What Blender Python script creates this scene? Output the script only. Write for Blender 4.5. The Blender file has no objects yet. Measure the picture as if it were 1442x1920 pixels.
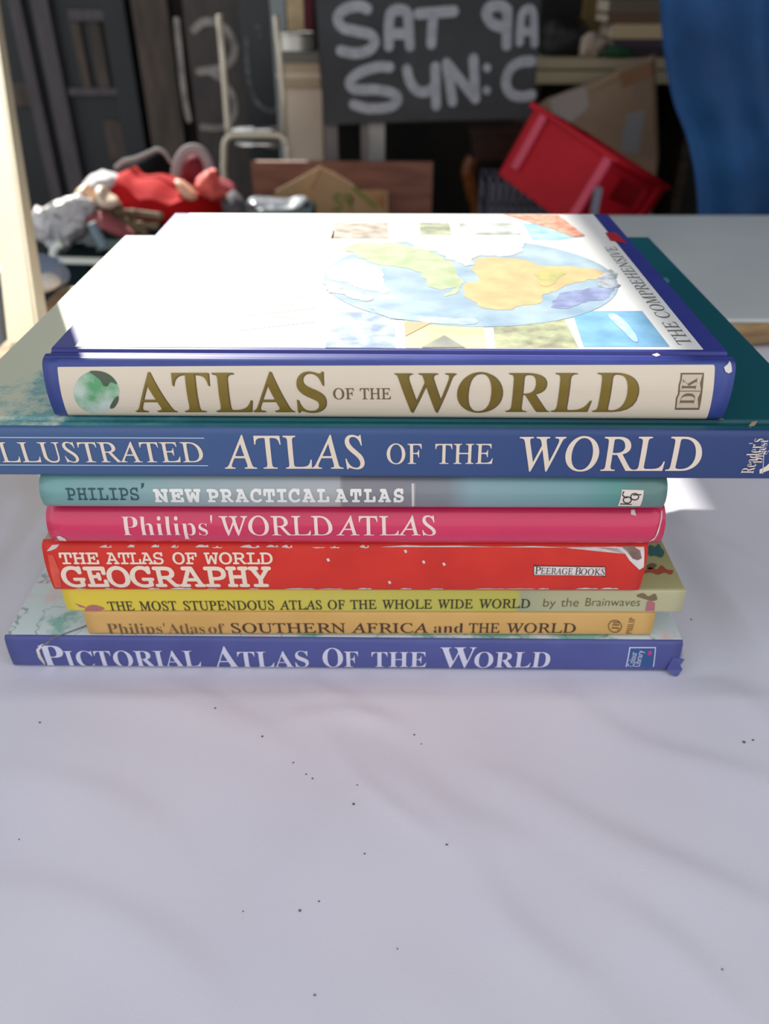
import bpy, bmesh, math, random
from mathutils import Vector, Matrix, noise
from mathutils.geometry import tessellate_polygon

SC = bpy.context.scene
COL = SC.collection

# ------------------------------------------------------------------ camera, sky, sun, exposure
FPX, TILT, HC = 1500.0, math.radians(34.0), 0.342
ST, CT = math.sin(TILT), math.cos(TILT)
cd = bpy.data.cameras.new('camera')
cam = bpy.data.objects.new('camera', cd)
COL.objects.link(cam)
cam.location = (0, 0, HC)
cam.rotation_euler = (math.radians(90) - TILT, 0, 0)
cd.sensor_fit = 'VERTICAL'
cd.sensor_height = 24.0
cd.lens = FPX / 1920 * 24.0
cd.clip_start = 0.01
cd.dof.use_dof = True
cd.dof.focus_distance = 0.398
cd.dof.aperture_fstop = cd.lens / 4.0
SC.camera = cam

world = bpy.data.worlds.new('sky')
SC.world = world
world.use_nodes = True
bg = world.node_tree.nodes['Background']
bg.inputs[0].default_value = (0.93, 0.95, 1.0, 1)
bg.inputs[1].default_value = 1.0

SUN = Vector((-0.56, 1.20, 1.0))          # direction towards the sun: behind the stall, to the left
sl = bpy.data.lights.new('sun', 'SUN')
sl.energy = 7.0
sl.angle = math.radians(0.6)
sl.color = (1.0, 0.96, 0.88)
sun = bpy.data.objects.new('sun', sl)
COL.objects.link(sun)
sun.rotation_euler = SUN.to_track_quat('Z', 'Y').to_euler()
sun.location = SUN * 4

vs = SC.view_settings
vs.view_transform = 'Standard'
vs.look = 'None'
vs.gamma = 1
vs.use_curve_mapping = False
vs.exposure = 0.22


# ------------------------------------------------------------------ helpers
def ray(px, py):
    u, v = px - 721.0, py - 960.0
    return Vector((u, FPX * CT - v * ST, -FPX * ST - v * CT))


def at(px, py, Y=None, z=None):
    """a point of the place seen in direction (px, py): on the upright plane y = Y or on the level z"""
    d = ray(px, py)
    t = Y / d.y if Y is not None else (z - HC) / d.z
    return Vector((0, 0, HC)) + d * t


def lin(c):
    c = c / 255.0
    return c / 12.92 if c <= 0.04045 else ((c + 0.055) / 1.055) ** 2.4


def rgb(r, g, b, k=1.0):
    return (min(lin(r) * k, 0.9), min(lin(g) * k, 0.9), min(lin(b) * k, 0.9), 1)


MATS = {}


def mat(name, c, rough=0.5, c2=None, scale=20.0, detail=4.0, bump=0.0, bscale=60.0, metal=0.0, spec=0.5,
        lo=0.35, hi=0.65, stretch=None, coat=0.0, croughness=0.1):
    """plain procedural surface: one colour, or two mixed by noise, with an optional bump"""
    if name in MATS:
        return MATS[name]
    m = bpy.data.materials.new(name)
    m.use_nodes = True
    nt = m.node_tree
    b = nt.nodes['Principled BSDF']
    b.inputs['Roughness'].default_value = rough
    b.inputs['Metallic'].default_value = metal
    b.inputs['Specular IOR Level'].default_value = spec
    b.inputs['Coat Weight'].default_value = coat
    b.inputs['Coat Roughness'].default_value = croughness
    b.inputs['Base Color'].default_value = c
    tc = nt.nodes.new('ShaderNodeTexCoord')
    src = tc.outputs['Object']
    if stretch:
        mp = nt.nodes.new('ShaderNodeMapping')
        mp.inputs['Scale'].default_value = stretch
        nt.links.new(src, mp.inputs[0])
        src = mp.outputs[0]
    if c2:
        n = nt.nodes.new('ShaderNodeTexNoise')
        n.inputs['Scale'].default_value = scale
        n.inputs['Detail'].default_value = detail
        nt.links.new(src, n.inputs['Vector'])
        r = nt.nodes.new('ShaderNodeValToRGB')
        r.color_ramp.elements[0].position = lo
        r.color_ramp.elements[0].color = c
        r.color_ramp.elements[1].position = hi
        r.color_ramp.elements[1].color = c2
        nt.links.new(n.outputs['Fac'], r.inputs[0])
        nt.links.new(r.outputs[0], b.inputs['Base Color'])
    if bump:
        n2 = nt.nodes.new('ShaderNodeTexNoise')
        n2.inputs['Scale'].default_value = bscale
        n2.inputs['Detail'].default_value = 3
        nt.links.new(src, n2.inputs['Vector'])
        bp = nt.nodes.new('ShaderNodeBump')
        bp.inputs['Strength'].default_value = bump
        bp.inputs['Distance'].default_value = 0.01
        nt.links.new(n2.outputs['Fac'], bp.inputs['Height'])
        nt.links.new(bp.outputs[0], b.inputs['Normal'])
    MATS[name] = m
    return m


def rampmat(name, stops, x0, x1, rough=0.4, var=0.0, vscale=30.0, coat=0.0, spec=0.5, wob=0.0):
    """printed colour that changes along the object's own X axis (the print itself, not light)"""
    m = bpy.data.materials.new(name)
    m.use_nodes = True
    nt = m.node_tree
    b = nt.nodes['Principled BSDF']
    b.inputs['Roughness'].default_value = rough
    b.inputs['Coat Weight'].default_value = coat
    b.inputs['Specular IOR Level'].default_value = spec
    tc = nt.nodes.new('ShaderNodeTexCoord')
    sx = nt.nodes.new('ShaderNodeSeparateXYZ')
    nt.links.new(tc.outputs['Object'], sx.inputs[0])
    out = sx.outputs['X']
    n = nt.nodes.new('ShaderNodeTexNoise')
    n.inputs['Scale'].default_value = vscale
    n.inputs['Detail'].default_value = 6
    nt.links.new(tc.outputs['Object'], n.inputs['Vector'])
    if wob:
        ma = nt.nodes.new('ShaderNodeMath')
        ma.operation = 'MULTIPLY_ADD'
        ma.inputs[1].default_value = wob
        nt.links.new(n.outputs['Fac'], ma.inputs[0])
        nt.links.new(out, ma.inputs[2])
        out = ma.outputs[0]
    mr = nt.nodes.new('ShaderNodeMapRange')
    mr.inputs['From Min'].default_value = x0
    mr.inputs['From Max'].default_value = x1
    nt.links.new(out, mr.inputs['Value'])
    r = nt.nodes.new('ShaderNodeValToRGB')
    e = r.color_ramp.elements
    while len(e) < len(stops):
        e.new(0.5)
    for k, (p, c) in enumerate(stops):
        e[k].position = p
        e[k].color = c
    nt.links.new(mr.outputs[0], r.inputs[0])
    col = r.outputs[0]
    if var:
        mx = nt.nodes.new('ShaderNodeMix')
        mx.data_type = 'RGBA'
        mx.blend_type = 'MULTIPLY'
        mx.inputs[0].default_value = var
        nt.links.new(col, mx.inputs[6])
        nt.links.new(n.outputs['Color'], mx.inputs[7])
        col = mx.outputs[2]
    nt.links.new(col, b.inputs['Base Color'])
    MATS[name] = m
    return m


def link(name, bm, m, parent=None, smooth=False, loc=None, rot=None):
    me = bpy.data.meshes.new(name)
    bmesh.ops.recalc_face_normals(bm, faces=bm.faces)
    for f in bm.faces:
        f.smooth = smooth
    bm.to_mesh(me)
    bm.free()
    o = bpy.data.objects.new(name, me)
    me.materials.append(m)
    COL.objects.link(o)
    if loc is not None:
        o.location = loc
    if rot is not None:
        o.rotation_euler = rot
    if parent is not None:
        o.parent = parent
    return o


def tag(o, label, cat, group=None, kind=None):
    if label:
        o['label'] = label
    if cat:
        o['category'] = cat
    if group:
        o['group'] = group
    if kind:
        o['kind'] = kind
    return o


def thing(name, loc, label, cat, group=None, rot=(0, 0, 0)):
    o = bpy.data.objects.new(name, None)
    o.empty_display_size = 0.05
    COL.objects.link(o)
    o.location = loc
    o.rotation_euler = rot
    return tag(o, label, cat, group)


def bx(bm, lo, hi, bevel=0.0, M=None, seg=2):
    r = bmesh.ops.create_cube(bm, size=1.0)
    vs_ = r['verts']
    for v in vs_:
        v.co = Vector([lo[i] + (v.co[i] + 0.5) * (hi[i] - lo[i]) for i in range(3)])
    if bevel:
        es = list({e for v in vs_ for e in v.link_edges})
        rr = bmesh.ops.bevel(bm, geom=es, offset=bevel, segments=seg, affect='EDGES', profile=0.5)
        vs_ = list({v for f in rr['faces'] for v in f.verts} | {v for v in vs_ if v.is_valid})
    if M is not None:
        for v in vs_:
            v.co = M @ v.co
    return vs_


def box(name, lo, hi, m, parent=None, bevel=0.003, **k):
    bm = bmesh.new()
    bx(bm, lo, hi, bevel)
    return link(name, bm, m, parent, **k)


def prism(bm, pts, dvec):
    """closed solid: the outline pts swept along dvec"""
    a = [bm.verts.new(p) for p in pts]
    c = [bm.verts.new(Vector(p) + Vector(dvec)) for p in pts]
    n = len(a)
    tris = tessellate_polygon([[Vector(p) for p in pts]])
    for t in tris:
        bm.faces.new([a[i] for i in t])
        bm.faces.new([c[i] for i in reversed(t)])
    for i in range(n):
        bm.faces.new((a[i], a[(i + 1) % n], c[(i + 1) % n], c[i]))


def tube(bm, pts, r, seg=10, closed=False):
    """round bar along pts; r one radius or one per point"""
    pts = [Vector(p) for p in pts]
    n = len(pts)
    rings = []
    up = None
    for i, p in enumerate(pts):
        if closed:
            d = (pts[(i + 1) % n] - pts[i - 1]).normalized()
        else:
            d = (pts[min(i + 1, n - 1)] - pts[max(i - 1, 0)]).normalized()
        if up is None:
            up = d.orthogonal().normalized()
        up = (up - d * up.dot(d))
        up = up.normalized() if up.length > 1e-6 else d.orthogonal().normalized()
        w = d.cross(up)
        rr = r[i] if isinstance(r, (list, tuple)) else r
        rings.append([bm.verts.new(p + (up * math.cos(a) + w * math.sin(a)) * rr)
                      for a in [2 * math.pi * k / seg for k in range(seg)]])
    m_ = n if closed else n - 1
    for i in range(m_):
        A, B = rings[i], rings[(i + 1) % n]
        for k in range(seg):
            bm.faces.new((A[k], A[(k + 1) % seg], B[(k + 1) % seg], B[k]))
    if not closed:
        bm.faces.new(rings[0])
        bm.faces.new(list(reversed(rings[-1])))


def spline(pts, n=8, closed=False):
    """Catmull-Rom through pts"""
    P = [Vector(p) for p in pts]
    out = []
    N = len(P)
    rng = range(N) if closed else range(N - 1)
    for i in rng:
        if closed:
            p0, p1, p2, p3 = P[i - 1], P[i], P[(i + 1) % N], P[(i + 2) % N]
        else:
            p0, p1, p2, p3 = P[max(i - 1, 0)], P[i], P[i + 1], P[min(i + 2, N - 1)]
        for k in range(n):
            t = k / n
            out.append(0.5 * ((2 * p1) + (p2 - p0) * t + (2 * p0 - 5 * p1 + 4 * p2 - p3) * t * t
                              + (3 * p1 - p0 - 3 * p2 + p3) * t ** 3))
    if not closed:
        out.append(P[-1])
    return out


def pillow(name, px, Y, depth, m, parent=None, seed=1, crumple=0.012, freq=14.0, n=6, sharp=False, lean=0.0, zmin=-9):
    """soft body with the outline px at distance Y, rounded front and back, crumpled by noise"""
    pts = [at(x, y, Y=Y) for x, y in px]
    if not sharp:
        pts = spline(pts, n, True)
    c = sum(pts, Vector()) / len(pts)
    bm = bmesh.new()
    R = 9
    N = len(pts)
    def ring(s, side):
        dy = side * depth * 0.5 * math.sqrt(max(0, 1 - s * s))
        out = []
        for p in pts:
            q = c + (p - c) * s + Vector((0, dy, 0))
            q.y += (q.z - c.z) * lean
            k = noise.noise_vector(q * freq + Vector((seed * 7.1, seed, 0)))
            k2 = noise.noise_vector(q * freq * 2.7 + Vector((seed * 3.1, 0, seed)))
            q = q + (k + k2 * 0.5) * crumple * (1.0 if s < 0.98 else 0.45)
            q.z = max(q.z, zmin + 0.0004 * (1 - s))
            out.append(bm.verts.new(q))
        return out
    S = [math.sin(math.pi / 2 * i / R) for i in range(1, R + 1)]
    front = [ring(s, -1) for s in S]
    back = [ring(s, 1) for s in S[:-1]] + [front[-1]]
    for rs in (front, back):
        for i in range(R - 1):
            for k in range(N):
                a, b_, c_, d_ = rs[i][k], rs[i][(k + 1) % N], rs[i + 1][(k + 1) % N], rs[i + 1][k]
                bm.faces.new((a, b_, c_, d_))
    for rs in (front, back):
        bm.faces.new(rs[0])
    return link(name, bm, m, parent, smooth=True)


# ------------------------------------------------------------------ lettering
FONT = {'b': (0x1D400, 0x1D41A), 'i': (0x1D434, 0x1D44E), 'bi': (0x1D468, 0x1D482), 'm': (0x1D670, 0x1D68A), 's': None}


def styled(s, st):
    base = FONT[st]
    if base is None:
        return s
    out = ''
    for ch in s:
        if 'A' <= ch <= 'Z':
            out += chr(base[0] + ord(ch) - 65)
        elif 'a' <= ch <= 'z':
            out += '\u210e' if (st == 'i' and ch == 'h') else chr(base[1] + ord(ch) - 97)
        else:
            out += ch
    return out


_tc = {}


def text2d(s, st='b', thin=0.0, space=1.0):
    key = (s, st, thin, space)
    if key in _tc:
        return _tc[key]
    font = 'i' if st == 'r' else st
    thin = max(thin, -0.011)
    c = bpy.data.curves.new('lettering_shape', 'FONT')
    c.body = styled(s, font)
    c.offset = thin
    c.space_character = space
    c.resolution_u = 5
    c.fill_mode = 'FRONT'
    o = bpy.data.objects.new('lettering_shape', c)
    COL.objects.link(o)
    bpy.context.view_layer.update()
    dg = bpy.context.evaluated_depsgraph_get()
    me = bpy.data.meshes.new_from_object(o.evaluated_get(dg))
    vs_ = [(v.co.x - (v.co.y * 0.29 if st == 'r' else 0), v.co.y) for v in me.vertices]
    fs = [tuple(p.vertices) for p in me.polygons]
    bpy.data.objects.remove(o)
    bpy.data.curves.remove(c)
    bpy.data.meshes.remove(me)
    _tc[key] = (vs_, fs)
    return _tc[key]


def letters(s, st, thin, gap):
    """letters set one by one by their own widths (gap in em)"""
    V, F = [], []
    x = 0.0
    for ch in s:
        if ch == ' ':
            x += 0.32
            continue
        v, f = text2d(ch, st, thin)
        x0 = min(p[0] for p in v)
        x1 = max(p[0] for p in v)
        k = len(V)
        V += [(p[0] - x0 + x, p[1]) for p in v]
        F += [tuple(i + k for i in t) for t in f]
        x += x1 - x0 + gap
    return V, F


_cap = {}


def cap_height(st):
    if st not in _cap:
        v, f = text2d('H', st)
        _cap[st] = max(p[1] for p in v)
    return _cap[st]


def text_mesh(s, st='b', thin=0.0, gap=None, fitcap=True):
    """shape normalised: x 0..1, y 0 = baseline, 1 = cap height"""
    V, F = letters(s, st, thin, gap) if gap is not None else text2d(s, st, thin)
    x0 = min(p[0] for p in V)
    x1 = max(p[0] for p in V)
    h = cap_height(st)
    return [((p[0] - x0) / (x1 - x0), p[1] / h) for p in V], F


# ------------------------------------------------------------------ books
class Book:
    """a closed book lying flat, spine towards the viewer; local x along the spine, y into the page block, z up"""

    def __init__(s, label, BL, BR, top, z0, depth, bulge, round_, spine_m, cover_m, page_m, group=None, nx=2, back_m=None,
                 groove=0.0, overhang=0.003, over=0.0):
        L, R = at(*BL, z=z0), at(*BR, z=z0)
        s.W = (R - L).length
        yaw = math.atan2(R.y - L.y, R.x - L.x)
        s.root = thing('book', L, label, 'book', 'stacked atlases', (0, 0, yaw))
        s.M = Matrix.Translation(L) @ Matrix.Rotation(yaw, 4, 'Z')
        s.Mi = s.M.inverted()
        s.b, s.r = bulge, round_
        # thickness from the upper edge seen at (top)
        p = at(*top, Y=(L.y + R.y) / 2 - 0.0)
        s.T = p.z - z0
        s.z0 = z0
        s.D = depth
        T, W, D = s.T, s.W, depth
        s.lv = [T * (0.5 - 0.5 * math.cos(math.pi * k / 22)) for k in range(23)]
        t = 0.0026
        # spine: curved shell
        bm = bmesh.new()
        rows = []
        xs = [W * i / 40 for i in range(41)]
        for z in s.lv:
            rows.append([bm.verts.new((x, s.prof(z), z)) for x in xs])
        inner = []
        for z in s.lv:
            zz = t + (T - 2 * t) * z / T
            inner.append([bm.verts.new((x, max(s.prof(z), -1) + t + 0.0005, zz)) for x in xs])
        n = len(s.lv)
        for A in (rows, inner):
            for i in range(n - 1):
                for k in range(40):
                    bm.faces.new((A[i][k], A[i][k + 1], A[i + 1][k + 1], A[i + 1][k]))
        for k in (0, 40):
            for i in range(n - 1):
                bm.faces.new((rows[i][k], rows[i + 1][k], inner[i + 1][k], inner[i][k]))
        for i in (0, n - 1):
            for k in range(40):
                bm.faces.new((rows[i][k], rows[i][k + 1], inner[i][k + 1], inner[i][k]))
        s.spine = link('spine', bm, spine_m, s.root, smooth=True)
        # covers
        y0 = s.prof(T)
        s.y0 = y0
        bm = bmesh.new()
        g = groove
        if g:
            prof = [(y0, T), (y0 + 0.002, T + 0.0004), (y0 + 0.004, T - 0.0002), (y0 + 0.006, T - g), (y0 + 0.0085, T - g * 0.9),
                    (y0 + 0.0095, T - 0.0002), (y0 + 0.0105, T), (D, T), (D, T - t), (y0 + 0.0105, T - t - g * 0.3), (y0, T - t)]
            pts = [(0, y, z) for y, z in prof]
            prism(bm, pts, (W, 0, 0))
        else:
            bx(bm, (0, y0, T - t), (W, D, T), 0.0006, seg=1)
        s.cover = link('front_cover', bm, cover_m, s.root)
        s.back = box('back_cover', (0, y0, 0), (W, D, t), back_m or cover_m, s.root, bevel=0.0006)
        s.pages = box('page_block', (0.003, y0 + 0.002, t), (W - 0.003, D - 0.004, T - t), page_m, s.root, bevel=0)

    def prof(s, z):
        T = s.T
        q = 2 * z / T - 1
        y = -s.b * (1 - q * q)
        d = abs(q) * T / 2 - (T / 2 - s.r)
        if d > 0:
            y += s.r * (1 - math.sqrt(max(0, 1 - (d / s.r) ** 2)))
        return y

    def uv(s, px, py):
        """where the sight line (px, py) meets the spine, in local x, z"""
        o = s.Mi @ Vector((0, 0, HC))
        d = s.Mi.to_3x3() @ ray(px, py)
        y = 0.0
        for _ in range(8):
            t = (y - o.y) / d.y
            p = o + d * t
            y = s.prof(min(max(p.z, 0), s.T))
        return p.x, min(max(p.z, 0.0002), s.T - 0.0002)

    def wrap(s, name, V2, F, m, eps, parent=None, label=None):
        """lay a flat shape (x, z) onto the curved spine"""
        bm = bmesh.new()
        vv = [bm.verts.new((x, 0, z)) for x, z in V2]
        for f in F:
            try:
                bm.faces.new([vv[i] for i in f])
            except ValueError:
                pass
        zlo, zhi = min(z for x, z in V2), max(z for x, z in V2)
        for z in s.lv:
            if zlo < z < zhi:
                bmesh.ops.bisect_plane(bm, geom=bm.verts[:] + bm.edges[:] + bm.faces[:], plane_co=(0, 0, z), plane_no=(0, 0, 1))
        for v in bm.verts:
            z = min(max(v.co.z, 0), s.T)
            # follow the faceted surface
            y = s.prof(z)
            for i in range(len(s.lv) - 1):
                if s.lv[i] <= z <= s.lv[i + 1]:
                    k = (z - s.lv[i]) / (s.lv[i + 1] - s.lv[i])
                    y = s.prof(s.lv[i]) * (1 - k) + s.prof(s.lv[i + 1]) * k
                    break
            dz = 0.002
            sl_ = (s.prof(min(z + dz, s.T)) - s.prof(max(z - dz, 0))) / (2 * dz)
            nn = Vector((0, -1, sl_)).normalized()
            v.co = Vector((v.co.x, y, z)) + nn * eps
        o = link(name, bm, m, parent or s.spine)
        if label:
            o['label'] = label
        return o

    def word(s, txt, st, x0, x1, base, top, m, thin=0.0, gap=None, name='lettering', eps=0.00025, base1=None, label=None):
        V, F = text_mesh(txt, st, thin, gap)
        a = s.uv(x0, base)
        b = s.uv(x1, base1 if base1 is not None else base)
        xm = (x0 + x1) / 2
        hz = s.uv(xm, top + ((base1 - base) / 2 if base1 is not None else 0) * 0)[1] - (a[1] + b[1]) / 2
        V2 = [(a[0] + (b[0] - a[0]) * x, a[1] + (b[1] - a[1]) * x + hz * y) for x, y in V]
        return s.wrap(name, V2, F, m, eps, label=label)

    def rword(s, txt, st, x0, x1, ybot, ytop, m, thin=0.0, gap=None, name='lettering', eps=0.0003):
        """lettering turned to read upwards: letters' feet at x1, text running from ybot up to ytop"""
        V, F = text_mesh(txt, st, thin, gap)
        a = s.uv(x1, ybot)
        b = s.uv(x1, ytop)
        h = s.uv(x1, (ybot + ytop) / 2)[0] - s.uv(x0, (ybot + ytop) / 2)[0]
        V2 = [(a[0] - h * y, a[1] + (b[1] - a[1]) * x) for x, y in V]
        return s.wrap(name, V2, F, m, eps)

    def poly(s, pts, m, eps=0.00015, name='panel', label=None, smooth=0):
        q = [s.uv(*p) for p in pts]
        if smooth:
            q = [(p.x, p.y) for p in spline([(a, b, 0) for a, b in q], smooth, True)]
        F = tessellate_polygon([[Vector((a, b, 0)) for a, b in q]])
        return s.wrap(name, q, [tuple(f) for f in F], m, eps, label=label)

    def cover_poly(s, pts, m, eps=0.0002, name='picture', label=None, smooth=0, local=False, jag=0.0):
        """flat printed shape on the front cover; pts seen as pixels unless local"""
        zt = s.z0 + s.T
        if local:
            q = [Vector((a, b, s.T + eps)) for a, b in pts]
        else:
            q = [s.Mi @ at(a, b, z=zt) for a, b in pts]
            for p in q:
                p.z = s.T + eps
        if smooth:
            q = spline(q, smooth, True)
            if jag:
                q = [p + (noise.noise_vector(p * 90) + noise.noise_vector(p * 260) * 0.6).to_2d().to_3d() * jag for p in q]
        bm = bmesh.new()
        vv = [bm.verts.new(p) for p in q]
        for t in tessellate_polygon([q]):
            bm.faces.new([vv[i] for i in t])
        o = link(name, bm, m, s.cover)
        if label:
            o['label'] = label
        return o

    def cover_text(s, txt, st, org, length, height, m, eps=0.0003, thin=0.0, gap=None, name='lettering'):
        """lettering on the cover running away from the spine (+y), letters' heads towards -x"""
        V, F = text_mesh(txt, st, thin, gap)
        bm = bmesh.new()
        vv = [bm.verts.new((org[0] - height * y, org[1] + length * x, s.T + eps)) for x, y in V]
        for f in F:
            try:
                bm.faces.new([vv[i] for i in f])
            except ValueError:
                pass
        return link(name, bm, m, s.cover)


# ------------------------------------------------------------------ the setting
FLOOR = -0.80
m_floor = mat('dusty concrete', rgb(120, 112, 100), 0.9, rgb(92, 86, 78), 6, bump=0.2)
m_wall = mat('shade dark plaster', rgb(46, 42, 38), 0.85, rgb(30, 29, 28), 5, bump=0.2)  # wall colour darkened to carry the unlit interior
m_sun_block = mat('dark sun block sheet', rgb(70, 70, 68), 0.7, rgb(50, 48, 46), 8)


def struct(name, lo, hi, m, label=None, bevel=0.0):
    o = box(name, lo, hi, m, bevel=bevel)
    o['kind'] = 'structure'
    return o


struct('floor', (-4.5, -5.0, FLOOR - 0.1), (4.5, 3.2, FLOOR), m_floor)
struct('wall_back', (-0.62, 3.0, FLOOR), (3.2, 3.12, 1.48), m_wall)
struct('wall_left', (-4.5, 3.0, FLOOR), (-0.622, 3.12, 0.62), m_wall)
struct('wall_right', (2.3, 1.25, FLOOR), (2.42, 3.0, 1.45), m_wall)
# unseen sheets added overhead to shape the sun patches on stack and cloth
struct('sun_block_right', (-0.598, 1.907, 1.50), (3.2, 3.3, 1.53), m_sun_block)
struct('sun_block_front', (-2.2, 0.42, 1.50), (3.2, 1.905, 1.53), m_sun_block)
ea = at(152, 662, z=0.187)
ea = ea + SUN * (0.45 - ea.z)
eb = at(105, 553, z=0.156)
eb = eb + SUN * (0.45 - eb.z)
ed = (eb - ea).normalized()
bm = bmesh.new()
prism(bm, [ea - ed * 0.10, ea + ed * ((1.08 - ea.y) / ed.y), Vector((-0.80, 1.08, 0.45)), Vector((-0.80, 0.25, 0.45)), Vector((ea.x, 0.25, 0.45))], (0, 0, 0.006))
o = link('sun_block_left', bm, m_sun_block)  # added out of view, its edge trims the sun on the left covers
o['kind'] = 'structure'

# ------------------------------------------------------------------ table and cloth
m_tw = mat('worn brown timber', rgb(196, 164, 122), 0.7, rgb(160, 128, 90), 9, bump=0.25, stretch=(1, 8, 8))
tb = thing('table', (0.35, 0.45, FLOOR), 'wooden trestle table under the white cloth and the atlases', 'table')
o = box('tabletop', (-0.78, -0.50, 0.755), (0.80, 0.60, 0.797), m_tw, tb, bevel=0.004)
for sx in (-0.72, 0.74):
    for sy in (-0.44, 0.45):
        box('leg', (sx - 0.025, sy - 0.025, 0), (sx + 0.025, sy + 0.025, 0.755), m_tw, tb)

creases = []
for pl, hgt, w in [
    ([(560, 1352), (640, 1343), (705, 1352), (760, 1372)], .0022, .0055),
    ([(610, 1372), (690, 1480), (770, 1545), (842, 1592)], .0016, .0040),
    ([(520, 1245), (600, 1290), (680, 1335)], .0020, .0060),
    ([(300, 1268), (360, 1300), (430, 1345), (520, 1392)], .0022, .0075),
    ([(60, 1285), (210, 1310), (330, 1330), (420, 1370)], .0018, .0090),
    ([(960, 1470), (1150, 1580), (1320, 1655), (1460, 1720)], .0030, .0120),
    ([(860, 1560), (930, 1700), (1010, 1790), (1110, 1860)], .0024, .0100),
    ([(700, 1420), (860, 1540), (1010, 1600)], .0020, .0130),
    ([(1245, 965), (1320, 1010), (1450, 1085)], .0022, .0060),
    ([(1250, 1000), (1310, 1075), (1420, 1210)], .0024, .0080),
    ([(1280, 1230), (1370, 1300), (1470, 1390)], .0020, .0100),
    ([(1030, 1290), (1180, 1390), (1330, 1440), (1470, 1480)], .0020, .0100),
    ([(-20, 1120), (60, 1035), (110, 960)], .0030, .0100),
    ([(-40, 1660), (150, 1700), (330, 1800), (420, 1930)], .0022, .0140),
    ([(20, 1450), (200, 1500), (330, 1590)], .0016, .0120),
    ([(1150, 1700), (1280, 1800), (1400, 1930)], .0024, .0100),
]:
    pts = [at(x, y, z=0).to_2d() for x, y in pl]
    pts = [p.to_2d() for p in spline([p.to_3d() for p in pts], 6)]
    creases.append((pts, hgt, w))


def cloth_h(x, y):
    p = Vector((x, y, 0))
    h = 0.0030 * noise.noise(Vector((x * 6.5 + y * 5, y * 5 - x * 3, 1.3))) + 0.0016 * noise.noise(Vector((x * 17 + y * 12, y * 12 - x * 9, 4.1)))
    q = Vector((x, y))
    for pts, hg, w in creases:
        best = 9.0
        side = 0
        for i in range(len(pts) - 1):
            a, b = pts[i], pts[i + 1]
            ab = b - a
            t = max(0, min(1, (q - a).dot(ab) / ab.length_squared))
            d = (q - a - ab * t)
            if d.length < best:
                best = d.length
                side = 1 if ab.x * d.y - ab.y * d.x > 0 else -1
                tt = (i + t) / (len(pts) - 1)
        if best < 4 * w:
            k = w * (0.55 if side > 0 else 1.6)
            h += 0.75 * hg * math.exp(-(best / k) ** 2) * (0.35 + 0.65 * math.sin(math.pi * min(max(tt, 0.02), 0.98)))
    h += 0.004
    # pressed flat under the stack
    if -0.235 < x < 0.225 and y > 0.315:
        e = min(1, max(0, min(x + 0.235, 0.225 - x, y - 0.315) / 0.022))
        if y < 0.60:
            h = h * (1 - e)
        else:
            h = h * (1 - e * max(0, 1 - (y - 0.60) / 0.05))
    # rumpled hem at the left edge
    if x < -0.255:
        k = min(1, (-0.255 - x) / 0.05)
        h += k * (0.012 + 0.018 * max(0, noise.noise(Vector((x * 30, y * 11, 8.8)))) + 0.010 * noise.noise(Vector((x * 55, y * 23, 2.2))))
    if y > 0.79:
        h = min(h, 0.0005 + 0.008 * max(0, 0.83 - y) / 0.04)
    return max(h, 0.0005)


bm = bmesh.new()
XS = [-0.335 + i * 0.0042 for i in range(int(1.475 / 0.0042) + 1)]
YS = [-0.055 + i * 0.0042 for i in range(int(0.98 / 0.0042) + 1)]
grid = []
for j, y in enumerate(YS):
    row = []
    for i, x in enumerate(XS):
        xe = x + (0.018 * noise.noise(Vector((y * 9, 0, 3))) + 0.02 * math.sin(y * 7) if i < 8 else 0) * (1 - i / 8.0 if i < 8 else 0)
        row.append(bm.verts.new((xe, y, cloth_h(x, y))))
    grid.append(row)
for j in range(len(YS) - 1):
    for i in range(len(XS) - 1):
        bm.faces.new((grid[j][i], grid[j][i + 1], grid[j + 1][i + 1], grid[j + 1][i]))
# front drop of the cloth
prev = grid[0]
for k in range(1, 26):
    row = []
    for i, x in enumerate(XS):
        w = min(1, k / 6)
        yy = -0.055 - 0.012 * math.sin(min(1, k / 3) * math.pi / 2) + w * 0.012 * math.sin(x * 38 + 0.6 * math.sin(x * 11))
        row.append(bm.verts.new((x, yy - 0.012 * w, -0.014 * k + 0.004)))
    for i in range(len(XS) - 1):
        bm.faces.new((prev[i], prev[i + 1], row[i + 1], row[i]))
    prev = row
m_cloth = mat('white cotton sheet', rgb(213, 212, 224), 0.9, rgb(220, 218, 228), 5, bump=0.05, bscale=900, spec=0.15)
cloth = link('tablecloth', bm, m_cloth, smooth=True)
sm = cloth.modifiers.new('cloth thickness', 'SOLIDIFY')
sm.thickness = 0.0006
sm.offset = -1
tag(cloth, 'creased white cotton sheet spread over the table under the stack of atlases', 'tablecloth')

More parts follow.
